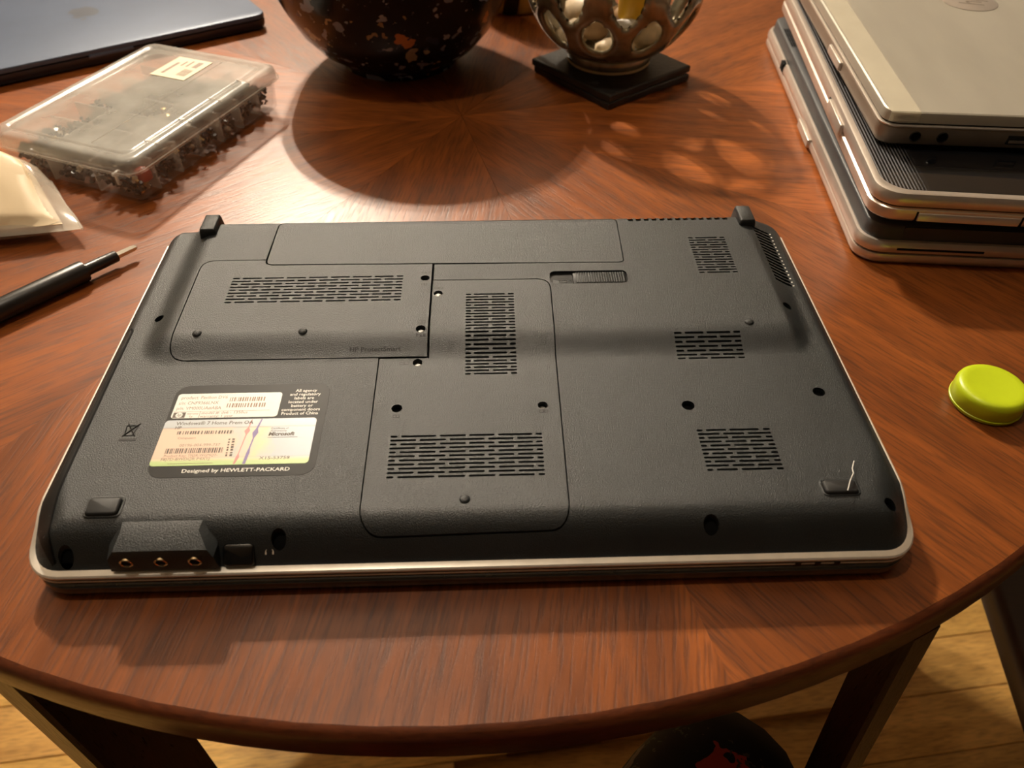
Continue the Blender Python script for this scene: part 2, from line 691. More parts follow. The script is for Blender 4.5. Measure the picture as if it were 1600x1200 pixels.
def sdf_out(x, y):
    r = np.where(y < 0, 13.0, 10.0)
    cx, cy, hx, hy = 0.0, (BY0 + BY1) / 2, BX, (BY1 - BY0) / 2
    qx = np.abs(x - cx) - hx + r
    qy = np.abs(y - cy) - hy + r
    return -(np.hypot(np.maximum(qx, 0), np.maximum(qy, 0)) + np.minimum(np.maximum(qx, qy), 0) - r)


def hlap(x, y):
    x = np.asarray(x, float)
    y = np.asarray(y, float)
    dl = (-157.0 - x) / 15.5
    dr = (x - 163.0) / (11.0 + 8.0 * np.clip(y / 100, 0, 1))
    dy = (11.0 - y) / 19.0
    d = np.hypot(np.maximum(np.maximum(dl, dr), 0), np.maximum(dy, 0))
    t = np.clip(d, 0, 1)
    s = 1 - (0.25 * t + 0.75 * t * t * (3 - 2 * t))
    top = ZF + (ZP - ZF) * s
    front = sstep((-70 - y) / 35.0)
    rear = sstep((y - 104) / 9.0)
    wd = 8.0 + 11.0 * front - 5.0 * rear
    e = zt_edge(y)
    e = e + (top - 2.5 - e) * rear
    dist = np.clip(sdf_out(x, y), 0, None)
    u = np.clip(1 - dist / wd, 0, 1)
    return top - (top - e) * u ** (2.3 - 0.25 * front)


OUT = rrect(-BX, BX, BY0, BY1, [13, 13, 10, 10], 8)
G = 0.22
bat = [(-119.6, 72), (-118.7, 70.2), (-117, 69.2), (82, 66.8), (83.4, 67.4), (84, 69), (85, 108), (84.4, 110.4), (82.5, 111.2), (-116, 111.2), (-118.2, 110.6), (-119.4, 108.5)]


def bend(p0, pc, p1, n=7):
    """rounded corner from p0 to p1 around pc"""
    return [((1 - t) ** 2 * p0[0] + 2 * t * (1 - t) * pc[0] + t * t * p1[0], (1 - t) ** 2 * p0[1] + 2 * t * (1 - t) * pc[1] + t * t * p1[1]) for t in [k / n for k in range(n + 1)]]


ram = [(-25.2, -4.7), (-25.2, 67.4), (-116.6, 68.4), (-119.4, 69.6), (-120.4, 72), (-120.2, 73.6)] + bend((-147.5, 73.6), (-156.0, 73.8), (-155.8, 65.5)) + bend((-155.4, 4.5), (-155.3, -4.9), (-145.5, -4.7))
hdd = [(-49.4, -5.6)] + bend((-49.0, -97.0), (-48.8, -108.5), (-39.0, -108.2)) + bend((31.0, -107.4), (38.8, -107.4), (39.0, -97.5)) + bend((40.3, 43.0), (40.4, 51.7), (32.8, 51.7)) + [(-24.3, 52), (-24.3, -5.6)]


def ccw(p):
    a = sum(p[i - 1][0] * p[i][1] - p[i][0] * p[i - 1][1] for i in range(len(p)))
    return p if a > 0 else p[::-1]


bat, ram, hdd = ccw(bat), ccw(ram), ccw(hdd)
R1 = (124.9, 147.0, 54.6, 90.6)
R2 = (101.6, 136.4, -10.0, 6.6)
R3 = (101.3, 135.6, -82.3, -57.0)
RS = (166.4, 179.0, 47.5, 102.5)
V_ram = (-135.4, -41.0, 34.8, 57.0)
V_mid = (-5.9, 20.1, -18.0, 39.6)
V_fr = (-39.5, 30.0, -82.2, -57.4)
bez = [(-186.0, 22.4), (-182.6, 22.0), (-181.0, 20.0), (-180.2, -40), (-179.6, -84), (-177.6, -104), (-175.2, -113.2), (-176.5, -113.6), (-186.4, -100)]


def padrect(v, d):
    return rrect(v[0] - d, v[1] + d, v[2] - d, v[3] + d, 0)


screw_flat = [(100.9, -41.9, 3.1), (166.3, -34.6, 3.0), (-170.3, -111.5, 3.2), (-82.5, -108.0, 3.2), (98.8, -106.8, 3.3), (177.0, -100.5, 3.0), (-169.3, 28.6, 2.6), (167.3, 26.5, 2.6)]
latch_hole = rrect(40.8, 84.2, 47.2, 58.8, 3.0, 4)
bez_hole = ccw(inset(ccw(bez), -0.5))
base_holes = [inset(bat, -G), inset(ram, -G), inset(hdd, -G), padrect(R1, 0), padrect(R2, 0), padrect(R3, 0), padrect(RS, 0), latch_hole]
base_holes += [circle(x, y, r, 16) for x, y, r in screw_flat]
# the battery, memory and drive bays touch, so they are cut as one union with thin seams between the panels
bay = [(-49.9, -5.2)] + bend((-49.5, -97.0), (-49.3, -109.0), (-39.0, -108.7)) + bend((31.0, -107.9), (39.3, -107.9), (39.5, -97.5)) + bend((40.8, 43.0), (40.9, 52.2), (32.8, 52.2)) + [(-24.0, 52.5), (-24.0, 66.9),
       (82, 66.3), (83.8, 67.0), (84.5, 69), (85.5, 108), (84.8, 110.7), (82.6, 111.7), (-116, 111.7), (-118.5, 111.0), (-119.9, 108.5), (-120.6, 74.1)] + bend((-147.5, 74.1), (-156.5, 74.3), (-156.3, 65.5)) + bend((-155.9, 4.5), (-155.8, -5.4), (-145.5, -5.2))
bay = ccw(bay)
rear_slots = [rrect(92.4 + 4.85 * k, 95.5 + 4.85 * k, 108.6, 113.3, 0.7, 2) for k in range(13)]
base_holes = [bay] + base_holes[3:] + rear_slots
base_cover = sheet('base_cover', OUT, base_holes, M_black, lap, hlap, depth=3.0, step=3.0)
# outer side wall of the base under the moulded cover
wall_rim = [(p[0], p[1]) for p in inset(OUT, 0.05)]
vs = []
fs = []
zz = hlap(np.array([p[0] for p in wall_rim]), np.array([p[1] for p in wall_rim]))
for p, q in zip(wall_rim, zz):
    vs += [(p[0], p[1], q - 0.1), (p[0], p[1], 10.0)]
nr = len(wall_rim)
for i in range(nr):
    j = (i + 1) % nr
    fs.append((2 * i, 2 * i + 1, 2 * j + 1, 2 * j))
fs.append(tuple(2 * i + 1 for i in range(nr)))
MB().add(vs, fs).build('base_side_wall', M_black, lap, 40)
# dark filler sheet that paints the shaded hollow behind the slots
Vt, Ft = triangulate(inset(OUT, 3), [], 8.0)
hz = hlap(Vt[:, 0], Vt[:, 1]) - 3.4
MB().add([(a, b, c) for (a, b), c in zip(Vt, hz)], [tuple(int(i) for i in f) for f in Ft]).build('inner_dark_sheet', M_dark, lap, 60)


def rows(v, nrow, A, B, wslot=1.15):
    """staggered ventilation slots filling rectangle v; A and B list (start, end) along the row"""
    x0, x1, y0, y1 = v
    out = []
    for k in range(nrow):
        y = y0 + wslot / 2 + (y1 - y0 - wslot) * k / (nrow - 1)
        for a, b in (A if k % 2 == 0 else B):
            out.append(rrect(x0 + a, x0 + b, y - wslot / 2, y + wslot / 2, wslot * 0.42, 2))
    return out


def grille(v, nrow, A, B, parent, mat, wslot=1.15, pad=0.8, gap=0.0):
    o = padrect(v, pad)
    return sheet('vent_grille', o, rows(v, nrow, A, B, wslot), mat, parent, hlap, depth=2.6, step=3.0)


def pat(L, seg, gapw=1.6, short=3.4):
    """A: short, long..., short ; B: offset by half a segment"""
    A = [(0, short)]
    n = max(1, round((L - 2 * short - gapw) / (seg + gapw)))
    s = (L - 2 * short - gapw * (n + 1)) / n
    x = short + gapw
    for k in range(n):
        A.append((x, x + s))
        x += s + gapw
    A.append((L - short, L))
    B = []
    m = n + 1
    s2 = (L - gapw * (m - 1)) / m
    x = 0
    for k in range(m):
        B.append((x, x + s2))
        x += s2 + gapw
    return A, B


def panel(name, outline, vents, holes, mat, label=None):
    hs = [padrect(v[0], 0.8) for v in vents] + holes
    o = sheet(name, outline, hs, mat, lap, hlap, depth=2.5, step=3.0)
    for v, nrow, A, B in vents:
        grille(v, nrow, A, B, o, mat)
    if label:
        o['label'] = label
    return o


battery = panel('battery', inset(bat, 0.12), [], [], M_cover)
A, B = pat(94.4, 11.4, 1.6, 3.8)
memory_cover = panel('memory_cover', inset(ram, 0.12), [(V_ram, 9, A, B)], [circle(-28.8, 54.3, 2.5), circle(-29.0, 11.2, 2.6)], M_cover)
A1 = [(0, 2.9), (4.3, 21.2), (22.8, 26)]
B1 = [(0, 12.1), (13.9, 26)]
A2 = [(0, 3.1), (4.8, 21), (22.6, 34.5), (36, 47.6), (49.3, 65), (66.6, 69.5)]
B2 = [(0, 11.8), (13.4, 25.5), (27.1, 43), (44.7, 56.4), (58, 69.5)]
drive_cover = panel('drive_cover', inset(hdd, 0.12), [(V_mid, 25, A1, B1), (V_fr, 11, A2, B2)],
                    [circle(-21.0, 40.2, 2.5), circle(-29.9, -8.6, 2.5), circle(-38.0, -40.1, 2.6), circle(31.4, -39.9, 2.4)], M_cover)
# base vents sit in the base cover
for v, nrow, A, B in ((R1, 15, [(0, 3), (4.5, 17.5), (19, 22.1)], [(0, 10), (11.6, 22.1)]),
                      (R2, 7, [(0, 4), (5.6, 15.4), (17, 29.4), (31, 34.8)], [(0, 10.4), (12, 22), (23.6, 34.8)]),
                      (R3, 11, [(0, 2.8), (4.3, 13.7), (15.3, 29), (31, 34.3)], [(0, 10.2), (11.8, 21.6), (23.3, 34.3)])):
    sheet('vent_grille', padrect(v, 0), rows((v[0] + .4, v[1] - .4, v[2] + .4, v[3] - .4), nrow, A, B), M_black, lap, hlap, depth=2.6, step=3.0)
sl = []
for k in range(16):
    y = RS[2] + 1.8 + 3.35 * k
    sl.append([(RS[0] + 1.2, y + 0.6), (RS[1] - 2.0, y - 1.3), (RS[1] - 1.4, y - 0.4), (RS[1] - 2.0, y + 0.9), (RS[0] + 1.2, y + 2.6)])
sheet('side_vent_grille', padrect(RS, 0), [ccw(s) for s in sl], M_black, lap, hlap, depth=3.0, step=3.0)
mbd = MB()  # studs added for the bright slot ends where silver trim glints through
for k in range(16):
    y = RS[2] + 1.5 + 3.35 * k
    x = RS[1] - 0.6
    zq = float(hlap(x, y))
    mbd.lathe([(0, zq + 0.25), (0.5, zq + 0.15), (0.62, zq - 0.5), (0, zq - 0.5)], 8, Matrix.Translation((x, y, 0)))
mbd.build('slot_glint_studs', M_white_ink, lap)['label'] = 'row of pale studs standing in for glints at the side vent slots'
# screws
def screw(x, y, parent, r=2.1, drop=1.3):
    z = float(hlap(x, y)) - drop
    b_ = MB().lathe([(0, z + 0.35), (r * 0.6, z + 0.25), (r, z - 0.2), (r, z - 1.0), (0, z - 1.0)], 14, Matrix.Translation((x, y, 0)))
    b_.box(x - r * .55, x + r * .55, y - 0.22, y + 0.22, z, z + 0.42)
    b_.box(x - 0.22, x + 0.22, y - r * .55, y + r * .55, z, z + 0.42)
    return b_.build('screw', M_steel, parent)
screw(-29.0, 11.0, memory_cover, drop=1.9)
screw(-28.8, 54.1, memory_cover, drop=2.9)
screw(-21.0, 40.1, drive_cover, 2.2, 1.3)
screw(-29.9, -8.7, drive_cover, 2.1, 1.8)
screw(31.4, -40.0, drive_cover, 1.8, 2.2)
# moulded bumps
for x, y, par in ((-143.5, 10.6, memory_cover), (-89.5, 10.8, memory_cover), (142.6, 12.0, lap), (-5.1, -94.2, drive_cover)):
    z = float(hlap(x, y))
    MB().lathe([(2.5, z - 0.3), (2.3, z + 0.25), (1.6, z + 0.8), (0.8, z + 1.1), (0, z + 1.15)], 18, Matrix.Translation((x, y, 0))).build('bumper_dot', M_cover, par, 70)
# battery latch
lt = MB()
lz = ZP - 1.6
lt.add([(x, y, lz) for x, y in inset(latch_hole, -0.3)], [tuple(range(len(latch_hole)))])
latch = lt.build('battery_latch', M_mark, lap)
MB().box(53.6, 83.6, 47.8, 58.0, ZP - 2.2, ZP - 0.6, 0.8).build('slider', M_mark, latch)
sd = MB()
for k in range(20):
    x = 55.4 + 1.38 * k
    sd = MB().box(x, x + 0.66, 48.4, 57.4, ZP - 0.8, ZP - 0.05)
    sd.build('grip_rib', M_cover, latch, 0)
li = MB().box(42.2, 52.8, 48.0, 52.4, ZP - 1.8, ZP - 1.0, 0.5)
li.build('lock_plate', M_cover, latch)
ic = MB()
ic.box(45.8, 50.2, 49.2, 49.6, ZP - 1.0, ZP - 0.9).box(45.8, 50.2, 51.2, 51.6, ZP - 1.0, ZP - 0.9).box(45.8, 46.2, 49.2, 51.6, ZP - 1.0, ZP - 0.9).box(49.8, 50.2, 49.2, 51.6, ZP - 1.0, ZP - 0.9)
ic.build('lock_mark', M_mark, latch)
# optical drive bezel along the left edge
sheet('disc_drive_bezel', ccw(bez), [], M_mark, lap, lambda x, y: hlap(x, y) + 0.12, depth=1.0, step=3.0)
sm = [(-182.2, 22.6), (-180.4, 20.2), (-179.5, -40), (-178.9, -84), (-176.9, -104), (-174.6, -112.9), (-175.4, -113.3), (-177.8, -104), (-179.9, -84), (-180.5, -40), (-181.4, 19.6), (-182.6, 21.5)]
sheet('drive_seam', ccw(sm), [], M_dark, lap, lambda x, y: hlap(x, y) + 0.16, depth=0.6, step=4.0)

# silver trim running round the base, dipping at the front corners
path = []
tr = rrect(-BX, BX, BY0, BY1, [13, 13, 10, 10], 8)
tr = densify(tr, 6.0)
start = min(range(len(tr)), key=lambda i: abs(tr[i][0] + BX) + abs(tr[i][1] - 101))
tr = tr[start:] + tr[:start]
end = min(range(len(tr)), key=lambda i: abs(tr[i][0] - BX) + abs(tr[i][1] - 101))
tr = tr[:end + 1]
vs, fs = [], []
for i, p in enumerate(tr):
    a = tr[max(0, i - 1)]
    b = tr[min(len(tr) - 1, i + 1)]
    d = Vector((b[0] - a[0], b[1] - a[1])).normalized()
    nx, ny = d.y, -d.x
    zt = float(zt_edge(p[1]))
    k = float(sstep((-95 - p[1]) / 15.0))       # 1 along the front
    ow = 1.5 + 1.6 * k
    sec = [(-0.5, zt - 1.2), (-0.2, zt + 0.2), (0.4, zt + 0.22), (ow - 0.6, zt - 0.15), (ow, zt - 0.9), (ow, 13.0), (ow - 0.3, 12.6), (ow - 1.1, 12.4),
           (ow - 1.1, 11.7), (ow - 0.3, 11.5), (ow - 0.1, 11.2), (ow - 0.2, 10.4), (ow - 0.6, 10.0), (-1.0, 9.9)]
    for q, z in sec:
        vs.append((p[0] + nx * q, p[1] + ny * q, z))
ns = 14
for i in range(len(tr) - 1):
    for k in range(ns - 1):
        fs.append((i * ns + k, i * ns + k + 1, (i + 1) * ns + k + 1, (i + 1) * ns + k))
fs.append(tuple(range(ns)))
fs.append(tuple((len(tr) - 1) * ns + k for k in range(ns)))
trim = MB().add(vs, fs).build('edge_trim', M_silver, lap, 28)
for x in (135.2, 143.6, 152.0):
    MB().box(x, x + 2.6, -118.3, -116.2, 9.9, 12.2, 0.4).build('indicator_window', M_gloss, trim)
gv, gf = [], []  # dark strip that paints the shade inside the trim's groove
for i, p in enumerate(tr):
    a = tr[max(0, i - 1)]
    b = tr[min(len(tr) - 1, i + 1)]
    d = Vector((b[0] - a[0], b[1] - a[1])).normalized()
    ow = 1.5 + 1.6 * float(sstep((-95 - p[1]) / 15.0)) - 0.35
    for q, z in ((ow - 1.2, 12.55), (ow, 12.5), (ow, 11.45), (ow - 1.2, 11.4)):
        gv.append((p[0] + d.y * q, p[1] - d.x * q, z))
for i in range(len(tr) - 1):
    for k in range(3):
        gf.append((i * 4 + k, i * 4 + k + 1, (i + 1) * 4 + k + 1, (i + 1) * 4 + k))
MB().add(gv, gf).build('groove_shade_strip', M_mark, trim, 30)
# screen lid underneath, resting on the table
lid_o = rrect(-188.0, 188.0, -119.2, 108, [15, 15, 10, 10], 8)
lidp = MB().loft(lid_o, [(5, 0), (2.4, 0.5), (0.9, 1.8), (0.2, 4.0), (0, 6.8), (0.3, 8.2), (1.4, 9.0), (5, 9.3)])
lidp.build('screen_lid', M_lid, lap, 50)
MB().loft(inset(lid_o, 5), [(0, 9.3), (0, 11)]).build('gap_shade_filler', M_dark, lap, 30)  # dark filler added for the shade in the gap between lid and base
# feet
for x0, x1, y0, y1 in ((-163.5, -149.9, -99.0, -90.0), (149.5, 164.3, -96.6, -89.3)):
    zc = float(hlap((x0 + x1) / 2, (y0 + y1) / 2))
    par = MB().loft(rrect(x0 - 1.6, x1 + 1.8, y0 - 1.2, y1 + 2.0, 3, 5), [(0, zc - 1.6), (0.7, zc + 0.25), (1.3, zc + 0.5), (1.7, zc + 0.2)]).build('foot_surround', M_black, lap, 60)
    MB().box(x0, x1, y0, y1, zc - 1, zc + 1.9, 1.8).build('rubber_foot', M_rubber, lap, 50)
for x, y, sx in ((-160.0, 108.5, 1), (164.2, 110.5, -1)):
    b_ = MB()
    o = [(-4.8, -8.5), (4.8, -8.5), (4.8, 8.5), (-4.8, 8.5)]
    b_.loft(rrect(-5.2, 5.2, -9, 9, 1.6, 3), [(-0.8, 24), (0, 34), (0.4, 37.6), (0.9, 39.2), (1.5, 39.7)], Matrix.Translation((x, y, 0)))
    b_.build('hinge_foot', M_black, lap, 40)
# strand of pale fluff on the right foot
MB().tube([(158.2, -96.5, 33.5), (160.5, -92, 34.5), (163.6, -87.6, 34.0), (164.6, -84.2, 33.0), (167.3, -79.5, 32.2)], 0.22, 5).build('lint_strand', M_white_ink, lap)['label'] = 'thin pale strand of lint'
# headphone socket housing on the front bevel
hp = MB()
zb = 29.6
vs = [(-151.5, -116.4, 16.0), (-107.0, -116.4, 16.0), (-150.6, -116.0, 24.0), (-107.8, -116.0, 24.0), (-148.0, -114.4, 27.3), (-110.0, -114.4, 27.3),
      (-146.4, -106.6, 29.9), (-114.4, -106.6, 29.9), (-147.0, -101.5, 29.9), (-114.0, -101.5, 29.9), (-153.0, -104, 24.0), (-107.2, -104, 24.0)]
fs = [(0, 1, 3, 2), (2, 3, 5, 4), (4, 5, 7, 6), (6, 7, 9, 8), (0, 2, 10), (2, 4, 10), (4, 6, 10), (6, 8, 10), (3, 1, 11), (5, 3, 11), (7, 5, 11), (9, 7, 11)]
hp.add(vs, fs)
housing = hp.build('socket_housing', M_black, lap, 25)
for x in (-143.6, -129.6, -115.8):
    Mx = Matrix.Translation((x, -116.0, 21.6)) @ Matrix.Rotation(math.radians(92), 4, 'X')
    ring = MB().lathe([(1.9, -0.6), (1.95, 0.5), (2.35, 0.8), (2.75, 0.5), (2.8, -0.6)], 20, Mx)
    ring.build('headphone_socket', M_gold, housing)
    MB().lathe([(0, 0.25), (2.0, 0.25), (2.0, -1), (0, -1)], 16, Mx).build('socket_hole', M_dark, housing)
# infrared window on the bevel
zi = float(hlap(-99.5, -112.0))
Mx = Matrix.Translation((-99.2, -112.0, zi + 0.2)) @ Matrix.Rotation(math.radians(46), 4, 'X')
MB().box(-6.6, 6.6, -5.0, 4.6, -2.5, 1.5, 2.0, Mx).build('infrared_window', M_gloss, lap, 50)
hm = MB()
Mx = Matrix.Translation((-86.6, -111.6, float(hlap(-86.6, -111.6)) + 0.12)) @ Matrix.Rotation(math.radians(40), 4, 'X')
hm.tube([Mx @ Vector((1.6 * math.cos(a), 1.6 * math.sin(a), 0)) for a in [PI * k / 8 for k in range(9)]], 0.22, 5)
hm.box(-1.8, -1.2, -1.0, 0.1, -0.2, 0.1, 0, Mx).box(1.2, 1.8, -1.0, 0.1, -0.2, 0.1, 0, Mx)
hm.build('headphone_mark', M_silver, lap)

# ---- labels
ZL = ZF + 0.12
lab_o = rrect(-145.2, -71.2, -79.2, -22.3, 6.5, 6)
lab_o = [(p[0] + (0.0 if p[1] > -50 else (0.6 if p[0] < -100 else -0.2)), p[1]) for p in lab_o]
label = MB().loft(lab_o, [(0, ZF - 0.5), (0, ZL)]).build('information_label', M_label, lap, 30)
label['label'] = 'black information label with two stickers'
wst = MB().loft(rrect(-143.4, -93.8, -44.0, -28.0, 1.6, 4), [(0, ZL - 0.05), (0, ZL + 0.12)]).build('product_sticker', M_paper, label, 30)
wst['label'] = 'cream product sticker with barcodes and lettering'
m, nt, b = new_mat('licence_sticker_print')
L = nt.links.new
tcx = N(nt, 'ShaderNodeTexCoord')
sx = N(nt, 'ShaderNodeSeparateXYZ')
L(tcx.outputs['Object'], sx.inputs[0])
mrx = N(nt, 'ShaderNodeMapRange'); mrx.inputs['From Min'].default_value = -0.1448; mrx.inputs['From Max'].default_value = -0.0748
mry = N(nt, 'ShaderNodeMapRange'); mry.inputs['From Min'].default_value = -0.0726; mry.inputs['From Max'].default_value = -0.0452
L(sx.outputs['X'], mrx.inputs['Value']); L(sx.outputs['Y'], mry.inputs['Value'])
nz = N(nt, 'ShaderNodeTexNoise'); nz.inputs['Scale'].default_value = 90; L(tcx.outputs['Object'], nz.inputs['Vector'])
ad = N(nt, 'ShaderNodeMath', operation='MULTIPLY_ADD'); ad.inputs[1].default_value = 0.22; L(nz.outputs['Fac'], ad.inputs[0]); L(mrx.outputs['Result'], ad.inputs[2])
rx = ramp(nt, [(0.0, (0.84, 0.60, 0.46)), (0.58, (0.84, 0.60, 0.46)), (0.62, (0.55, 0.56, 0.52)), (0.76, (0.80, 0.64, 0.38)), (0.86, (0.50, 0.54, 0.58)), (1.0, (0.50, 0.55, 0.62))])
L(ad.outputs[0], rx.inputs['Fac'])
ry = ramp(nt, [(0.0, (0.50, 0.66, 0.26)), (0.07, (0.52, 0.66, 0.28)), (0.14, (0.80, 0.70, 0.48)), (0.20, (0, 0, 0)), (0.78, (0, 0, 0)), (0.84, (0.55, 0.58, 0.60)), (1.0, (0.58, 0.62, 0.66))])
rm = ramp(nt, [(0.0, (1, 1, 1)), (0.10, (1, 1, 1)), (0.18, (0, 0, 0)), (0.79, (0, 0, 0)), (0.83, (1, 1, 1)), (1.0, (1, 1, 1))])
L(mry.outputs['Result'], ry.inputs['Fac']); L(mry.outputs['Result'], rm.inputs['Fac'])
mx = N(nt, 'ShaderNodeMix', data_type='RGBA'); L(rm.outputs['Color'], mx.inputs[0]); L(rx.outputs['Color'], mx.inputs[6]); L(ry.outputs['Color'], mx.inputs[7])
L(mx.outputs[2], b.inputs['Base Color']); b.inputs['Roughness'].default_value = 0.35
M_coa = m
coa = MB().loft(rrect(-144.8, -74.8, -72.7, -45.2, 1.8, 4), [(0, ZL - 0.05), (0, ZL + 0.12)]).build('licence_sticker', M_coa, label, 30)
coa['label'] = 'pastel licence sticker with barcode and coloured thread lines'
zt2 = ZL + 0.16
tx = MB()
text(tx, 'product: Pavilion DV6', -141.6, -31.6, zt2, 2.9, stretch=0.85)
text(tx, 's/n: CNF9366LNX', -141.9, -35.2, zt2, 2.9, stretch=0.85)
text(tx, 'p/n: VM000UA#ABA', -142.1, -38.6, zt2, 2.9, stretch=0.85)
text(tx, 'model #: dv6 - 1350us', -129.6, -41.7, zt2, 2.5, stretch=0.95)
text(tx, 'warranty: 1 year', -129.8, -43.8, zt2, 2.3, stretch=1.0)
text(tx, 'warranty', -136.2, -41.7, zt2, 1.8, stretch=0.8)
text(tx, '1y', -135.0, -43.6, zt2, 1.9)
tx.box(-143, -98, -39.9, -39.75, zt2, zt2 + 0.01)
tx.box(-130.4, -130.2, -43.9, -39.9, zt2, zt2 + 0.01)
rnd = random.Random(3)


def bars(mbx, x0, x1, y0, y1, z, wmin=0.25, wmax=0.8):
    x = x0
    while x < x1:
        wbar = rnd.uniform(wmin, wmax)
        mbx.box(x, min(x + wbar, x1), y0, y1, z, z + 0.01)
        x += wbar + rnd.uniform(wmin, wmax)


bars(tx, -118.2, -101, -33.6, -30.9, zt2)
bars(tx, -118.8, -100.4, -37.6, -34.9, zt2)
tx.build('sticker_print', M_ink2, label, 0)
hpb = MB().box(-142.6, -136.9, -43.7, -40.3, zt2, zt2 + 0.01)
hpb.build('emblem_square', M_ink, label, 0)
hpc = MB().add([(x, y, zt2 + 0.02) for x, y in circle(-139.75, -42.0, 1.65, 20)], [tuple(range(20))])
hpc.build('emblem_disc', M_paper, label, 0)
hpt = MB()
text(hpt, 'hp', -139.8, -42.75, zt2 + 0.04, 2.6, 'CENTER', 0.8, 0.02, 0.35)
hpt.build('emblem_letters', M_ink, label, 0)
cx_ = MB()
text(cx_, 'Windows® 7 Home Prem OA', -139.5, -48.4, zt2, 3.0, stretch=0.95, bold=0.02)
text(cx_, 'HP', -139.4, -50.8, zt2, 2.4, bold=0.04)
text(cx_, 'Microsoft', -95.6, -56.0, zt2, 3.0, bold=0.12, shear=0.15)
text(cx_, 'Certificate of', -95, -52.0, zt2, 1.5)
text(cx_, 'Authenticity', -95, -53.5, zt2, 1.5)
cx_.box(-95.6, -82, -57.2, -57.0, zt2, zt2 + 0.01)
text(cx_, 'X15-53758', -97.0, -70.0, zt2, 2.4, stretch=1.25)
bars(cx_, -137.5, -112.0, -54.2, -52.2, zt2, 0.3, 0.9)
bars(cx_, -139.8, -114.2, -65.6, -62.6, zt2, 0.22, 0.75)
x = -109.6
for k in range(7):
    cx_.box(-110.6 - k * 0.14, -109.4 - k * 0.14, -67.8 + k * 1.6, -67.8 + k * 1.6 + rnd.uniform(0.7, 1.3), zt2, zt2 + 0.01)
    cx_.box(-112.4 - k * 0.12, -111.6 - k * 0.12, -67.8 + k * 1.6, -67.8 + k * 1.6 + rnd.uniform(0.5, 1.3), zt2, zt2 + 0.01)
cx_.build('licence_print', M_ink, label, 0)
cy_ = MB()
text(cy_, '00196-004-999-737', -134.5, -61.6, zt2, 2.3)
text(cy_, 'Product Key: TFJ2R-WGMQT-', -139.8, -67.6, zt2, 2.0, stretch=0.95)
text(cy_, 'F8J7D-BWDQR P4XYJ', -140.6, -69.6, zt2, 2.2, stretch=1.05)
text(cy_, 'Computers', -136.5, -57.0, zt2, 1.8)
cy_.box(-137, -117, -71.6, -71.4, zt2, zt2 + 0.01)
cy_.build('licence_key_print', M_ink2, label, 0)
M_violet = plain('violet_print', (0.20, 0.14, 0.36), 0.5)
M_pink = plain('pink_print', (0.62, 0.26, 0.24), 0.5)
th = MB().box(-103.0, -102.5, -45.6, -52, zt2, zt2 + 0.01)
th = MB()
for (x, mname) in ((-101.2, 'v'), ):
    th.add([(-100.6, -45.4, zt2), (-100.0, -45.4, zt2), (-101.0, -51.5, zt2), (-100.4, -54, zt2), (-101.6, -57.0, zt2), (-102.2, -63, zt2), (-101.9, -66, zt2), (-102.6, -72.4, zt2), (-103.9, -72.4, zt2), (-103.4, -66.5, zt2), (-102.8, -62.8, zt2), (-102.3, -57.4, zt2), (-103.1, -54.0, zt2), (-101.9, -51.2, zt2)], [tuple(range(14))])
th.build('violet_thread', M_violet, label, 0)
th = MB().add([(-105.0, -45.6, zt2), (-104.6, -45.6, zt2), (-105.2, -50.8, zt2), (-104.4, -52.6, zt2), (-105.4, -55.0, zt2), (-106.6, -66.5, zt2), (-106.0, -68.4, zt2), (-107.2, -72.3, zt2), (-108.0, -72.3, zt2), (-107.6, -68.6, zt2), (-107.0, -66.4, zt2), (-106.0, -55.0, zt2), (-107.0, -52.8, zt2), (-105.8, -50.6, zt2)], [tuple(range(14))])
th.build('pink_thread', M_pink, label, 0)
wl = MB()
for k, s in enumerate(['All agency', 'and regulatory', 'labels are', 'located under', 'battery or', 'component doors', 'Product of China']):
    text(wl, s, -82.6 - 0.15 * k, -27.9 - 2.52 * k, ZL + 0.05, 2.55, 'CENTER', 0.98, 0.03)
wl.build('notice_lettering', M_white_ink, label, 0)
wl = MB()
text(wl, 'Designed by HEWLETT-PACKARD', -129.6, -76.6, ZL + 0.05, 2.75, 'LEFT', 1.18, 0.03)
wl.build('maker_lettering', M_white_ink, label, 0)

# ---- moulded marks
mk = MB()
zq = ZF + 0.06
# crossed-out bin symbol
mk.box(-163.0, -155.4, -57.2, -55.8, zq - 0.3, zq + 0.03)
mk.tube([(-162.2, -54.4, zq), (-156.2, -46.8, zq)], 0.35, 5).tube([(-156.6, -54.4, zq), (-161.6, -46.8, zq)], 0.35, 5)
mk.tube([(-161.4, -54.0, zq), (-162.0, -48.0, zq), (-156.6, -48.0, zq), (-157.8, -54.0, zq), (-161.4, -54.0, zq)], 0.28, 5)
mk.build('bin_mark', M_mark, lap)


def mark_text(s, x, y, size, parent, st=1.0, rot=0.0):
    b_ = MB()
    text(b_, s, x, y, 0, size, 'CENTER', st, 0.05, rot=rot)
    vs_ = np.array(b_.v)
    z_ = hlap(vs_[:, 0], vs_[:, 1]) + 0.14
    b_.v = [(a, c, float(q)) for (a, c, _), q in zip(b_.v, z_)]
    return b_.build('moulded_mark', M_mark, parent, 0)


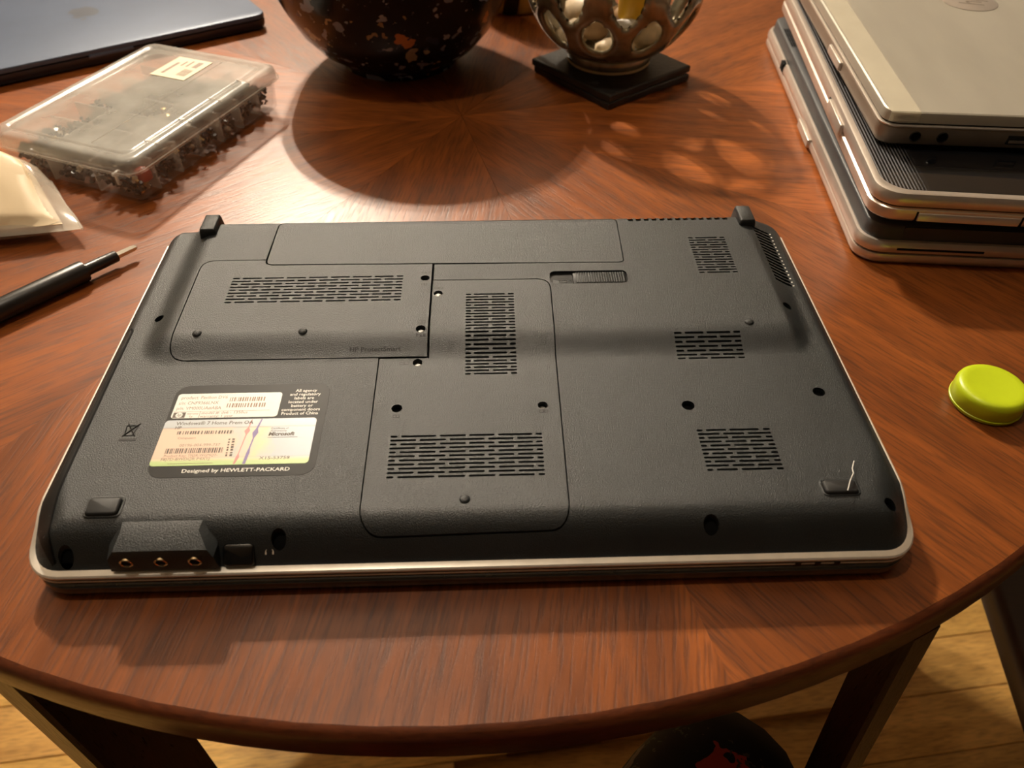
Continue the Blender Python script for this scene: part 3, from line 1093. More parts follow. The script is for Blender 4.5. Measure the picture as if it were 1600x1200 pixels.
def mark_icon(x, y, w_, h_, parent, inner=True):
    b_ = MB()
    z_ = float(hlap(x, y)) + 0.02
    t_ = 0.3
    b_.box(x - w_ / 2, x + w_ / 2, y - h_ / 2, y - h_ / 2 + t_, z_ - .2, z_ + 0.05).box(x - w_ / 2, x + w_ / 2, y + h_ / 2 - t_, y + h_ / 2, z_ - .2, z_ + 0.05)
    b_.box(x - w_ / 2, x - w_ / 2 + t_, y - h_ / 2, y + h_ / 2, z_ - .2, z_ + 0.05).box(x + w_ / 2 - t_, x + w_ / 2, y - h_ / 2, y + h_ / 2, z_ - .2, z_ + 0.05)
    if inner:
        b_.box(x - w_ * .1, x + w_ * .12, y - h_ * .4, y + h_ * .4, z_ - .2, z_ + 0.05)
    return b_.build('moulded_mark', M_mark, parent, 0)


mark_text('HP ProtectSmart', -51.8, -1.4, 3.3, memory_cover, 1.14)
mark_icon(-29.0, 48.6, 3.2, 2.0, memory_cover)
mark_text('F x T', -28.4, 58.4, 2.2, memory_cover, 1.1)
mark_icon(-28.6, 16.6, 3.6, 1.8, memory_cover)
mark_text('F x E', -28.8, 6.2, 2.2, memory_cover, 1.1)
mark_icon(-20.8, 45.0, 4.6, 1.5, drive_cover)
mark_icon(-36.6, -9.0, 4.6, 1.8, drive_cover)
mark_icon(-38.0, -45.2, 3.0, 1.8, drive_cover)
mark_icon(31.6, -43.8, 4.2, 1.8, drive_cover)

# ================================================================== SLIM CLOSED LAPTOP (top left)
M_alu = plain('blue_grey_aluminium', (0.085, 0.112, 0.17), 0.40, metal=0.12, var=0.05, scale=30, bump=0.05, bscale=3000, spec=0.22)
M_alu_side = plain('dark_blue_aluminium', (0.035, 0.038, 0.050), 0.35, metal=0.5, var=0.08)
M_emblem = plain('dark_blue_emblem', (0.045, 0.055, 0.08), 0.38, metal=0.1, var=0.05)
mac = thing('slim_laptop', 'closed slim blue-grey metal laptop at the back left, behind the storage box', 'laptop', (-212.5, 525.5, tz), 32.6)
mo = rrect(-304, 0, 0, 214, 11, 7)
MB().loft(mo, [(6, 1.0), (2, 1.6), (0.4, 4.0), (0, 7.0), (0.2, 9.8), (0.9, 10.1)]).build('base', M_alu_side, mac, 40)
MB().loft(mo, [(1.2, 10.0), (1.4, 10.7)]).build('lid_gap', M_dark, mac, 40)
maclid = MB().loft(mo, [(0.9, 10.7), (0.0, 11.3), (0.0, 14.4), (0.5, 15.2), (1.6, 15.5)]).build('screen_lid', M_alu, mac, 25)
MB().box(-172, -132, -0.4, 1.2, 8.4, 11.2, 0.3).build('opening_notch', M_alu, mac)
for fx, fy in ((-280, 20), (-24, 20), (-280, 194), (-24, 194)):
    MB().lathe([(0, 0), (6, 0), (6.5, 1.4), (0, 1.4)], 16, Matrix.Translation((fx, fy, 0))).build('rubber_foot', M_rubber, mac)
# fruit-shaped emblem, top pointing to the front edge
ap = [(0, 13.2), (-3.0, 14.6), (-7.0, 15.0), (-11.5, 12.6), (-14.2, 7.6), (-14.6, 1.6), (-12.6, -5.6), (-9.4, -11.4), (-6.2, -14.2), (-3.2, -13.8), (0, -12.8), (3.2, -13.8), (6.2, -14.2), (9.4, -11.4),
      (11.8, -7.4), (13.6, -3.4), (10.6, -0.6), (9.2, 3.4), (9.8, 7.2), (12.4, 10.6), (10.2, 13.6), (6.4, 15.0), (3.0, 14.6)]
lf = [(0.4, 16.6), (0.8, 20.0), (3.0, 23.0), (6.2, 24.4), (6.2, 21.4), (4.2, 18.2)]
em = MB()
RM = Matrix.Translation((-152, 104, 15.56)) @ Matrix.Rotation(PI, 4, 'Z')
em.add([(x, y, 0) for x, y in ap], [tuple(range(len(ap)))], RM)
em.add([(x, y, 0) for x, y in lf], [tuple(range(len(lf)))], RM)
em.build('lid_emblem', M_emblem, maclid, 0)

# ================================================================== STORAGE BOX OF SMALL PARTS
def clear_plastic(name, col, alpha, rough=0.12, var=0.0):
    m, nt, b = new_mat(name)
    L = nt.links.new
    n = N(nt, 'ShaderNodeTexNoise')
    n.inputs['Scale'].default_value = 22
    n.inputs['Detail'].default_value = 5
    L(objcoord(nt), n.inputs['Vector'])
    mr = N(nt, 'ShaderNodeMapRange')
    mr.inputs['From Min'].default_value = 0.3
    mr.inputs['From Max'].default_value = 0.7
    mr.inputs['To Min'].default_value = max(0, alpha - var)
    mr.inputs['To Max'].default_value = min(1, alpha + var)
    L(n.outputs['Fac'], mr.inputs['Value'])
    L(mr.outputs['Result'], b.inputs['Alpha'])
    b.inputs['Base Color'].default_value = (*col, 1)
    b.inputs['Roughness'].default_value = rough
    b.inputs['Specular IOR Level'].default_value = 0.6
    return m


M_clear = clear_plastic('clear_box_plastic', (0.70, 0.66, 0.60), 0.12, 0.08, 0.04)
M_frost = clear_plastic('scuffed_lid_plastic', (0.74, 0.72, 0.66), 0.42, 0.22, 0.14)
M_rim = clear_plastic('thick_clear_plastic', (0.80, 0.76, 0.68), 0.32, 0.12, 0.08)
box = thing('storage_box', 'clear plastic compartment box of small parts with a scuffed lid, left of the bowl', 'box', (-258.5, 292.5, tz), 66.8)
hx, hy = 88.0, 64.0
ob_ = rrect(-hx, hx, -hy, hy, 9, 6)
tray = MB()
lay_o = [(6.5, 0), (4.2, 1.2), (3.0, 4), (2.0, 16), (0.8, 27)]
lay_i = [(2.4, 27), (3.8, 16), (5.2, 5), (7.5, 2.2)]
tray.loft(ob_, lay_o + lay_i, cap0=True, cap1=True)
tray.build('tray', M_clear, box, 40)
ndiv = 7
for k in range(1, ndiv):
    x = -hx + 2 * hx * k / ndiv
    MB().box(x - 0.6, x + 0.6, -hy + 6, hy - 6, 2.5, 26).build('divider', M_rim, box, 0)
for y in (-20, 22):
    MB().box(-hx + 6, hx - 6, y - 0.6, y + 0.6, 2.5, 26).build('divider', M_rim, box, 0)
boxlid = MB()
rings_ = []
for ins, z in ((-1.2, 26.0), (-1.5, 27.5), (-1.2, 33.0), (0.2, 35.2), (2.5, 36.2), (7.5, 36.2), (8.6, 35.2), (9.6, 35.2), (10.6, 36.0), (13, 36.0)):
    rings_ += [(x, y, z) for x, y in rrect(-hx + ins, hx - ins, -hy + ins, hy - ins, max(7.0, 9 - ins), 6)]
nq = len(rings_) // 10
bf = [(k * nq + i, k * nq + (i + 1) % nq, (k + 1) * nq + (i + 1) % nq, (k + 1) * nq + i) for k in range(9) for i in range(nq)]
bf.append(tuple(9 * nq + i for i in range(nq)))
boxlid.add(rings_, bf)
boxlid = boxlid.build('lid', M_frost, box, 45)
MB().loft(inset(ob_, -2.4), [(0, 26.0), (-0.9, 26.3), (-0.9, 27.7), (0, 28.2)], cap0=False, cap1=False).build('rim_flange', M_rim, boxlid, 30)
for k, x in enumerate((-58, -22, 14, 50)):
    MB().box(x - 0.5, x + 0.5, -hy - 0.5, -hy + 12, 36.0, 36.6).build('lid_rib', M_rim, boxlid, 0)
MB().box(-hx + 14, hx - 14, -20.4, -19.8, 36.0, 36.3).build('lid_rib', M_rim, boxlid, 0)
M_sticker = plain('yellowed_sticker', (0.78, 0.66, 0.44), 0.5, var=0.06, scale=120)
stk = MB().box(33, 70, -14, 19, 35.7, 36.5).build('price_sticker', M_sticker, boxlid, 0)
stk['label'] = 'cream price sticker with a barcode'
sb = MB()
bars(sb, 39, 51, -10, -1, 36.6, 0.4, 0.8)
sb.box(55, 66, -9, -4, 36.6, 36.62).box(55, 66, 0, 2, 36.6, 36.62).box(55, 64, 5, 7, 36.6, 36.62).box(38, 60, 10, 13, 36.6, 36.62)
sb.build('sticker_print', M_ink2, boxlid, 0)
# the contents: a heap nobody could count
mstuff, nt, b = new_mat('assorted_small_parts')
L = nt.links.new
geo = N(nt, 'ShaderNodeNewGeometry')
rp = ramp(nt, [(0.0, (0.010, 0.009, 0.009)), (0.62, (0.02, 0.018, 0.016)), (0.70, (0.10, 0.08, 0.07)), (0.78, (0.35, 0.28, 0.20)), (0.86, (0.03, 0.025, 0.03)), (0.93, (0.62, 0.52, 0.40)), (0.97, (0.55, 0.38, 0.16))], 'CONSTANT')
L(geo.outputs['Random Per Island'], rp.inputs['Fac'])
L(rp.outputs['Color'], b.inputs['Base Color'])
b.inputs['Roughness'].default_value = 0.3
st = MB()
r5 = random.Random(11)
for k in range(ndiv):
    x0 = -hx + 2 * hx * k / ndiv
    x1 = x0 + 2 * hx / ndiv
    for j, (ya, yb) in enumerate(((-hy + 6, -21), (-19, 21), (23, hy - 6))):
        fill = r5.uniform(15, 21) if j != 1 else r5.uniform(7, 15)
        for q in range(150 if j != 1 else 90):
            px, py = r5.uniform(max(x0 + 3.6, -hx + 8.8), min(x1 - 3.6, hx - 8.8)), r5.uniform(ya + 3, yb - 3)
            pz = 2.6 + 3.0 + (fill - 5) * r5.random()
            Mx = Matrix.Translation((px, py, pz)) @ Matrix.Rotation(r5.uniform(0, 6), 4, 'Z') @ Matrix.Rotation(r5.uniform(-1, 1), 4, 'X') @ Matrix.Rotation(r5.uniform(-1, 1), 4, 'Y')
            if r5.random() < 0.5:
                h_ = r5.uniform(2, 4)
                st.box(-r5.uniform(1, 2.2), r5.uniform(1, 2.2), -r5.uniform(1, 1.8), r5.uniform(1, 1.8), -h_ * .4, h_ * .4, 0, Mx)
            else:
                rr = r5.uniform(0.6, 1.3)
                st.lathe([(0, -2), (rr, -2), (rr, 1), (rr * 1.7, 1), (rr * 1.5, 2), (0, 2)], 7, Mx)
filling = st.build('small_parts_filling', mstuff, None, 0)
filling['kind'] = 'stuff'
tag(filling, 'dark screws and tiny parts filling the clear compartment box', 'small parts')
put(filling, -258.5, 292.5, tz, 66.8)
# a few parts that can be told apart at the front corner
def in_box(o, x, y, z, rz=0.0):
    a = math.radians(66.8)
    return put(o, -258.5 + x * math.cos(a) - y * math.sin(a), 292.5 + x * math.sin(a) + y * math.cos(a), tz + z, 66.8 + rz)
M_wclip = plain('white_nylon', (0.85, 0.82, 0.74), 0.4)
M_red = plain('dark_red_plastic', (0.36, 0.06, 0.04), 0.4)
M_brassp = plain('yellow_brass', (0.80, 0.58, 0.25), 0.25, metal=1.0)
o = MB().box(-1.6, 1.6, -1.2, 1.2, 0, 9, 0.6).box(-3.4, 3.4, -1.2, 1.2, 7.6, 10, 0.6).build('plastic_clip', M_wclip)
tag(in_box(o, -79.2, -38, 10), 'small white T-shaped plastic clip in the front end of the clear box', 'clip')
o = MB().lathe([(0, 0), (5.5, 0), (5.8, 3), (5.0, 7), (2, 8.6), (0, 8.8)], 16).build('red_cap', M_red)
tag(in_box(o, -70, -53.2, 13), 'dark red plastic cap at the near corner of the clear box', 'cap')
o = MB().lathe([(0, 0), (3.2, 0), (3.2, 1.6), (1.6, 2), (1.6, 8), (0, 8.4)], 14).build('brass_screw', M_brassp)
tag(in_box(o, -75, -51, 5), 'brass screw below the red cap in the clear box', 'screw')
o = MB().lathe([(0, 0), (4.2, 0), (4.2, 1.8), (2.0, 2.4), (2.0, 7), (0, 7.4)], 14).build('brass_screw', M_brassp)
tag(in_box(o, 12, -5, 14), 'brass screw lying under the middle of the scuffed lid', 'screw')

# ================================================================== PADDED PLASTIC BAG
M_film = clear_plastic('clear_bag_film', (0.85, 0.78, 0.66), 0.34, 0.16, 0.12)
M_pad = plain('cream_padding', (0.80, 0.63, 0.40), 0.5, var=0.06, scale=18, bump=0.25, bscale=60, spec=0.5)
bag = thing('plastic_bag', 'clear plastic bag with cream padding at the left edge, before the storage box', 'bag', (-330, 180, tz))
def pillow(q, n, thick, zmid, rag, seed, pw=0.55, lift=0.0):
    """q = four corners (ccw) of a soft flat bag"""
    rg = random.Random(seed)
    V_, F_ = [], []
    for side in (1, -1):
        for j in range(n + 1):
            for i in range(n + 1):
                u, v = i / n, j / n
                x = (1 - u) * (1 - v) * q[0][0] + u * (1 - v) * q[1][0] + u * v * q[2][0] + (1 - u) * v * q[3][0]
                y = (1 - u) * (1 - v) * q[0][1] + u * (1 - v) * q[1][1] + u * v * q[2][1] + (1 - u) * v * q[3][1]
                e = (16 * u * (1 - u) * v * (1 - v)) ** pw
                wv = rag * (math.sin(7 * u + 3 * v + seed) * math.cos(5 * v - 2 * u) * 0.6 + 0.4 * math.sin(19 * u + 11 * v))
                z = zmid + lift * v ** 1.5 * (0.35 + 0.65 * e ** 0.3) + side * thick * 0.5 * e + wv * (0.3 + e * (1 if side > 0 else 0.0))
                V_.append((x, y, max(0.2, z)))
    m_ = (n + 1) ** 2
    for s_ in range(2):
        for j in range(n):
            for i in range(n):
                a = s_ * m_ + j * (n + 1) + i
                f = (a, a + 1, a + n + 2, a + n + 1)
                F_.append(f if s_ == 0 else f[::-1])
    ring = [i for i in range(n)] + [n + j * (n + 1) for j in range(n)] + [(n + 1) * n + n - i for i in range(n)] + [(n - j) * (n + 1) for j in range(n)]
    for k in range(len(ring)):
        a, b2 = ring[k], ring[(k + 1) % len(ring)]
        F_.append((b2, a, a + m_, b2 + m_))
    return V_, F_
fq = [(-150, -68), (64, -31), (40, 10), (14, 60)]
V_, F_ = pillow([(-120, -62), (68, -30), (32, 18), (-100, 84)], 18, 28, 9, 1.0, 2, lift=24)
MB().add(V_, F_).build('bag_film', M_film, bag, 60)
V_, F_ = pillow([(-118, -58), (56, -29), (24, 16), (-98, 78)], 18, 27, 12.4, 0.6, 5, 0.38, lift=24)
MB().add(V_, F_).build('padding', M_pad, bag, 60)
MB().tube([(68, -30, 9), (58, -16, 10), (48, -4, 12), (38, 10, 15), (32, 18, 17)], 0.9, 6).build('sealed_edge', M_rim, bag)

# ================================================================== SCREWDRIVER
M_handle = plain('matte_black_handle', (0.014, 0.014, 0.014), 0.34, var=0.15, scale=150, spec=0.5)
M_bit = plain('bright_nickel', (0.86, 0.80, 0.68), 0.30, metal=0.6, var=0.06)
drv = thing('screwdriver', 'slim black precision screwdriver with a silver bit at the left', 'screwdriver', (-221.5, 131.5, tz), 46.5)
Mx = Matrix.Translation((0, 0, 6.9)) @ Matrix.Rotation(-PI / 2, 4, 'Y')
MB().lathe([(0, 35), (6.3, 35), (6.7, 36), (6.7, 118), (6.2, 120), (6.4, 122), (6.4, 138), (5.4, 141), (0, 141)], 12, Mx).build('handle', M_handle, drv, 40)
MB().lathe([(0, 13.5), (3.2, 13.5), (3.7, 14.2), (3.9, 33), (5.0, 35.5), (0, 36)], 20, Mx).build('chuck', M_handle, drv, 40)
MB().lathe([(0, 0), (0.9, 0.0), (1.9, 1.5), (2.2, 4), (2.4, 13.6), (0, 13.8)], 6, Mx).build('bit', M_bit, drv, 30)
MB().lathe([(6.35, 34.6), (6.45, 35.0), (6.45, 37.4), (6.3, 37.6)], 12, Mx).build('collar', M_handle, drv, 30)

# ================================================================== BOWL
def speckle(name):
    m, nt, b = new_mat(name)
    L = nt.links.new
    tc = N(nt, 'ShaderNodeTexCoord')
    col = None
    base = (0.010, 0.009, 0.008)
    prev = None
    for sc, thr, c, rnd_ in ((46, 0.34, [(0.0, (0.22, 0.23, 0.27)), (0.45, (0.30, 0.31, 0.36)), (0.62, (0.62, 0.22, 0.05)), (0.74, (0.03, 0.035, 0.06)), (0.88, (0.36, 0.30, 0.20))], 0.50),
                             (85, 0.26, [(0.0, (0.34, 0.34, 0.36)), (0.6, (0.05, 0.06, 0.10)), (0.8, (0.40, 0.26, 0.12))], 0.6),
                             (240, 0.20, [(0.0, (0.22, 0.22, 0.22)), (0.4, (0.08, 0.08, 0.09))], 0.80)):
        wp = N(nt, 'ShaderNodeTexNoise')
        wp.inputs['Scale'].default_value = sc * 1.3
        L(tc.outputs['Object'], wp.inputs['Vector'])
        ad = N(nt, 'ShaderNodeMix', data_type='RGBA', blend_type='LINEAR_LIGHT')
        ad.inputs[0].default_value = 0.02 * 42 / sc
        L(tc.outputs['Object'], ad.inputs[6])
        L(wp.outputs['Color'], ad.inputs[7])
        v = N(nt, 'ShaderNodeTexVoronoi')
        v.inputs['Scale'].default_value = sc
        L(ad.outputs[2], v.inputs['Vector'])
        lt_ = N(nt, 'ShaderNodeMath', operation='LESS_THAN')
        lt_.inputs[1].default_value = thr
        L(v.outputs['Distance'], lt_.inputs[0])
        sp = N(nt, 'ShaderNodeSeparateColor')
        L(v.outputs['Color'], sp.inputs[0])
        g = N(nt, 'ShaderNodeMath', operation='GREATER_THAN')
        g.inputs[1].default_value = rnd_
        L(sp.outputs[1], g.inputs[0])
        mu = N(nt, 'ShaderNodeMath', operation='MULTIPLY')
        L(lt_.outputs[0], mu.inputs[0])
        L(g.outputs[0], mu.inputs[1])
        r = ramp(nt, c, 'CONSTANT')
        L(sp.outputs[0], r.inputs['Fac'])
        mx = N(nt, 'ShaderNodeMix', data_type='RGBA')
        L(mu.outputs[0], mx.inputs[0])
        if prev is None:
            mx.inputs[6].default_value = (*base, 1)
        else:
            L(prev, mx.inputs[6])
        L(r.outputs['Color'], mx.inputs[7])
        prev = mx.outputs[2]
    L(prev, b.inputs['Base Color'])
    b.inputs['Roughness'].default_value = 0.20
    b.inputs['Specular IOR Level'].default_value = 0.35
    return m


M_speck = speckle('speckled_black_glaze')
bowl = thing('speckled_bowl', 'large glossy black bowl with pale and orange speckles, back centre', 'bowl', (-74, 448, tz))
outer = [(0, 1.5), (46, 1.5), (49, 0), (53, 0.5), (54, 4), (58, 8), (73, 18), (87, 34), (98, 54), (107, 76), (113, 98), (117, 112), (117.5, 120), (114.5, 127)]
innr = [(111.5, 130), (109, 126), (110.5, 119), (110, 111), (106, 97), (100, 78), (91, 58), (80, 39), (66, 24), (48, 14), (0, 10)]
MB().lathe(outer + innr, 72).build('body', M_speck, bowl, 50)
MB().lathe([(114.5, 127), (115.8, 129), (115.1, 131.4), (112, 132), (110.2, 130), (111, 128)], 72).build('rim', M_speck, bowl, 50)

# ================================================================== GLAZED JAR BEHIND
M_ochre, nt, b = new_mat('ochre_and_brown_glaze')
tcx = N(nt, 'ShaderNodeTexCoord')
wv = N(nt, 'ShaderNodeTexWave')
wv.inputs['Scale'].default_value = 9
wv.inputs['Distortion'].default_value = 3.5
wv.inputs['Detail'].default_value = 1
nt.links.new(tcx.outputs['Object'], wv.inputs['Vector'])
rp = ramp(nt, [(0.0, (0.02, 0.010, 0.006)), (0.46, (0.03, 0.014, 0.007)), (0.56, (0.42, 0.24, 0.04)), (1.0, (0.60, 0.36, 0.07))])
nt.links.new(wv.outputs['Fac'], rp.inputs['Fac'])
nt.links.new(rp.outputs['Color'], b.inputs['Base Color'])
b.inputs['Roughness'].default_value = 0.25
jar = thing('glazed_jar', 'dark brown jar with ochre glaze stripes between the bowl and the lattice pot', 'jar', (40, 596, tz))
MB().lathe([(0, 1), (34, 1), (37, 0), (40, 2), (46, 14), (51, 34), (52, 54), (48, 72), (40, 84), (36, 92), (38, 98), (35, 99), (32, 92), (36, 84), (44, 72), (48, 54), (47, 34), (42, 16), (0, 8)], 48).build('body', M_ochre, jar, 50)

# ================================================================== SQUARE COASTERS AND LATTICE POT
M_slate = plain('dark_slate', (0.017, 0.016, 0.014), 0.38, var=0.35, scale=50, bump=0.6, bscale=260, spec=0.5)
def coaster(label, cx, cy, z, rz, hs, th_, seed):
    rg = random.Random(seed)
    o = []
    cs = [(-hs, -hs), (hs, -hs), (hs, hs), (-hs, hs)]
    for a, b2 in zip(cs, cs[1:] + cs[:1]):
        for k in range(14):
            t = k / 14
            o.append((a[0] + (b2[0] - a[0]) * t + rg.uniform(-0.5, 0.5), a[1] + (b2[1] - a[1]) * t + rg.uniform(-0.5, 0.5)))
    t = thing('slate_coaster', label, 'coaster', (cx, cy, tz + z), rz, 'stacked slate coasters')
    MB().loft(o, [(1.0, 0), (0.1, 0.9), (0.0, th_ - 1.3), (0.6, th_ - 0.3), (1.4, th_)]).build('slab', M_slate, t, 20)
    return t
coaster('dark square slate coaster lying on the table under another coaster', 121.0, 403, 0, 36.0, 49.5, 6.6, 4)
coaster('dark square slate coaster on top, directly under the lattice pot', 120.0, 404, 6.7, 37.5, 50.5, 6.6, 9)

M_lustre = plain('olive_lustre_glaze', (0.30, 0.25, 0.16), 0.18, metal=0.5, var=0.40, scale=70, bump=0.35, bscale=110, rvar=0.06)
M_bare = plain('unglazed_tan_clay', (0.62, 0.42, 0.20), 0.6, var=0.1, scale=80)
pot = thing('lattice_pot', 'round olive lustre lattice pot with teardrop openings on the slate coasters', 'candle holder', (118.5, 409, tz + 13.4))
RB = 76.0
NL = 10
def pot_prof(v):
    # v = latitude in radians on a slightly squashed ball resting on a foot
    return RB * np.cos(v) ** 0.96, 78.0 + 74.0 * np.sin(v)
def tear(cu, cv, wu, hv, up, n=22):
    o = []
    for k in range(n):
        t = 2 * PI * k / n
        x = math.sin(t)
        y = -math.cos(t)
        wd = wu * x * (1 - 0.42 * (y + 1) / 2) if True else wu * x
        yy = hv * (y + 0.12 * (1 - y * y))
        if y > 0.5:
            wd *= 1 - 0.25 * (y - 0.5) * 2
        o.append((cu + wd, cv + (yy if up else -yy)))
    return ccw(o)
UC = 2 * PI
V0, V1 = -0.98, 0.98
hl = []
for k in range(NL):
    hl.append(tear((k + 0.5) * UC / NL, -0.52, 0.225, 0.235, True))
    if k > 0:
        hl.append(tear(k * UC / NL, -0.02, 0.215, 0.33, False))
    hl.append(tear((k + 0.5) * UC / NL, 0.47, 0.24, 0.25, True))
scale_uv = RB
OUTL = [(0, V0 * RB), (UC * RB, V0 * RB), (UC * RB, V1 * RB), (0, V1 * RB)]
HL = [[(a * RB, b2 * RB) for a, b2 in h] for h in hl]
Vp, Fp = triangulate(OUTL, HL, 3.2)
hv_ = np.concatenate([np.asarray(densify(h, 1.5)) for h in HL])
dd = np.zeros(len(Vp))
for k in range(0, len(Vp), 1000):
    dx = (Vp[k:k + 1000, None, 0] - hv_[None, :, 0]) * np.cos(Vp[k:k + 1000, None, 1] / RB * 0.9)
    dd[k:k + 1000] = np.min(np.hypot(dx, Vp[k:k + 1000, None, 1] - hv_[None, :, 1]), 1)
dm, tk = 5.0, 3.0
off = tk * np.sqrt(np.clip(1 - (1 - np.clip(dd, 0, dm) / dm) ** 2, 0, 1))
uu, vv = Vp[:, 0] / RB, Vp[:, 1] / RB
ver = []
for sgn in (1, -1):
    r_, z_ = pot_prof(vv)
    rr_ = r_ + sgn * off * np.cos(vv)
    zz_ = z_ + sgn * off * np.sin(vv)
    # seam of the unrolled sheet faces away from the camera
    an = uu + PI / 2
    ver.append(np.stack([rr_ * np.cos(an), rr_ * np.sin(an), zz_], -1))
npv = len(Vp)
fcs = [tuple(int(i) for i in f) for f in Fp] + [tuple(int(i) + npv for i in f[::-1]) for f in Fp]
pm = MB().add([tuple(p) for p in np.concatenate(ver)], fcs)
lat = pm.build('lattice_body', M_lustre, pot, 0)
bm = bmesh.new()
bm.from_mesh(lat.data)
bmesh.ops.remove_doubles(bm, verts=bm.verts, dist=0.00012)
bmesh.ops.recalc_face_normals(bm, faces=bm.faces)
bm.to_mesh(lat.data)
bm.free()
lat.data.polygons.foreach_set('use_smooth', [True] * len(lat.data.polygons))
r0 = float(pot_prof(np.array(V0))[0])
z0 = float(pot_prof(np.array(V0))[1])
MB().lathe([(0, 4), (34, 4), (36.5, 2.6), (38.0, 4), (38.5, 8), (37.5, 11.5), (r0 - 1, z0 - 2), (r0 + 3.2, z0 + 1), (r0, z0 + 3), (r0 - 5, z0), (0, z0 - 3)], 48).build('foot', M_lustre, pot, 60)
MB().lathe([(0, 0), (35, 0), (37.2, 0.6), (37.2, 2.8), (0, 3.6)], 48).build('foot_ring', M_bare, pot, 60)
r1_ = float(pot_prof(np.array(V1))[0])
z1_ = float(pot_prof(np.array(V1))[1])
MB().lathe([(r1_ + 2.5, z1_ - 2), (r1_ + 4, z1_ + 1.5), (r1_ + 1, z1_ + 4), (r1_ - 3, z1_ + 2), (r1_ - 2.5, z1_ - 2)], 48).build('rim', M_lustre, pot, 60)
# chips lying inside the pot
def pebble(name, label, cat, mat, x, y, z, sx, sy, sz, rz, seed, group=None):
    bm = bmesh.new()
    bmesh.ops.create_icosphere(bm, subdivisions=2, radius=1)
    rg = random.Random(seed)
    ph = [rg.uniform(0, 6) for _ in range(3)]
    for v in bm.verts:
        k = 1 + 0.16 * math.sin(3 * v.co.x + ph[0]) * math.cos(3 * v.co.y + ph[1]) + 0.1 * math.sin(5 * v.co.z + ph[2])
        v.co = Vector((v.co.x * sx * k, v.co.y * sy * k, v.co.z * sz * k)) * 0.001
    me = bpy.data.meshes.new(name)
    bm.to_mesh(me)
    bm.free()
    me.materials.append(mat)
    me.polygons.foreach_set('use_smooth', [True] * len(me.polygons))
    o = bpy.data.objects.new(name, me)
    C.objects.link(o)
    put(o, x, y, z, rz)
    return tag(o, label, cat, group)
M_shell = plain('cream_shell', (0.80, 0.62, 0.40), 0.5, var=0.18, scale=90)
M_shell2 = plain('tan_shell', (0.56, 0.38, 0.22), 0.5, var=0.2, scale=90)
M_yellow = plain('yellow_wax', (0.88, 0.52, 0.04), 0.4, var=0.08)
M_wshell = plain('white_shell', (0.86, 0.84, 0.80), 0.4, var=0.06)
zb_ = tz + 13.4 + z0 - 2
gp = 'shells inside the lattice pot'
for k, (mm, x, y, z, a, b2, c, rz, lb) in enumerate((
        (M_shell, 84, 398, 24, 17, 11, 12, 20, 'cream shell seen through the left opening of the lattice pot'),
        (M_shell, 117, 372, 20, 19, 12, 10, 0, 'cream shell at the front of the lattice pot'),
        (M_wshell, 128, 384, 34, 13, 10, 8, -15, 'white shell at the front, resting on a cream shell in the lattice pot'),
        (M_shell, 150, 396, 23, 18, 13, 11, 50, 'cream shell seen through the right opening of the lattice pot'),
        (M_shell2, 104, 404, 30, 22, 14, 14, 70, 'tan brown shell in the middle of the lattice pot'),
        (M_shell2, 140, 425, 26, 22, 16, 14, 10, 'tan brown shell at the back of the lattice pot'),
        (M_wshell, 157, 418, 48, 12, 14, 9, 30, 'white shell at the right, near the yellow wax piece'),
        (M_shell, 96, 432, 28, 22, 15, 14, 120, 'cream shell at the back left inside the lattice pot'))):
    pebble('shell', lb, 'shell', mm, x, y, zb_ + z - 12, a, b2, c, rz, k, gp)
o = MB().lathe([(0, 0), (15, 0), (16, 2), (16, 26), (14, 28), (4, 27), (0, 27)], 28).build('yellow_candle_stub', M_yellow)
put(o, 138, 402, zb_ + 24)
tag(o, 'yellow wax candle stub among the shells in the lattice pot', 'candle')

# ================================================================== LIME BOTTLE CAP
M_lime = plain('lime_plastic', (0.50, 0.62, 0.012), 0.36, var=0.04, spec=0.5)
cap = thing('bottle_cap', 'lime green plastic bottle cap lying on the table at the right', 'bottle cap', (270.6, -15.0, tz))
cp = [(15.6, 0), (17.4, 0), (17.9, 0.6), (17.9, 9.5), (17.4, 11.2), (16.2, 12.4), (14.6, 12.9), (12.5, 12.8), (9, 12.4), (0, 12.2)]
MB().lathe(cp, 56).build('shell', M_lime, cap, 60)
MB().lathe([(15.6, 0), (15.8, 6), (15.4, 10), (0, 10.6)], 40).build('liner', M_lime, cap, 60)
MB().lathe([(17.7, 1.2), (18.25, 1.6), (18.25, 2.4), (17.7, 2.8)], 56).build('tamper_band', M_lime, cap, 30)

# ================================================================== STACK OF THREE LAPTOPS (right)
M_sil2 = plain('bright_silver_band', (0.74, 0.67, 0.60), 0.30, metal=0.7, var=0.06, scale=60)
M_tan = plain('champagne_metal', (0.50, 0.43, 0.33), 0.38, metal=0.45, var=0.05, scale=20, aniso=(1, 30, 1))
M_tanlid = plain('brushed_champagne_lid', (0.47, 0.44, 0.37), 0.38, metal=0.35, var=0.05, scale=14, aniso=(4, 1, 1), rvar=0.05)
M_tanside = plain('champagne_side', (0.30, 0.245, 0.19), 0.40, metal=0.4, var=0.05)
M_tape = clear_plastic('matt_tape_strip', (0.86, 0.78, 0.60), 0.42, 0.5, 0.03)
M_deck = plain('dark_grey_deck', (0.050, 0.055, 0.060), 0.40, var=0.12, scale=40, bump=0.2, bscale=1500)

def dark_base(parent, o, layers, mat):
    return MB().loft(o, layers).build('base_cover', mat, parent, 35)

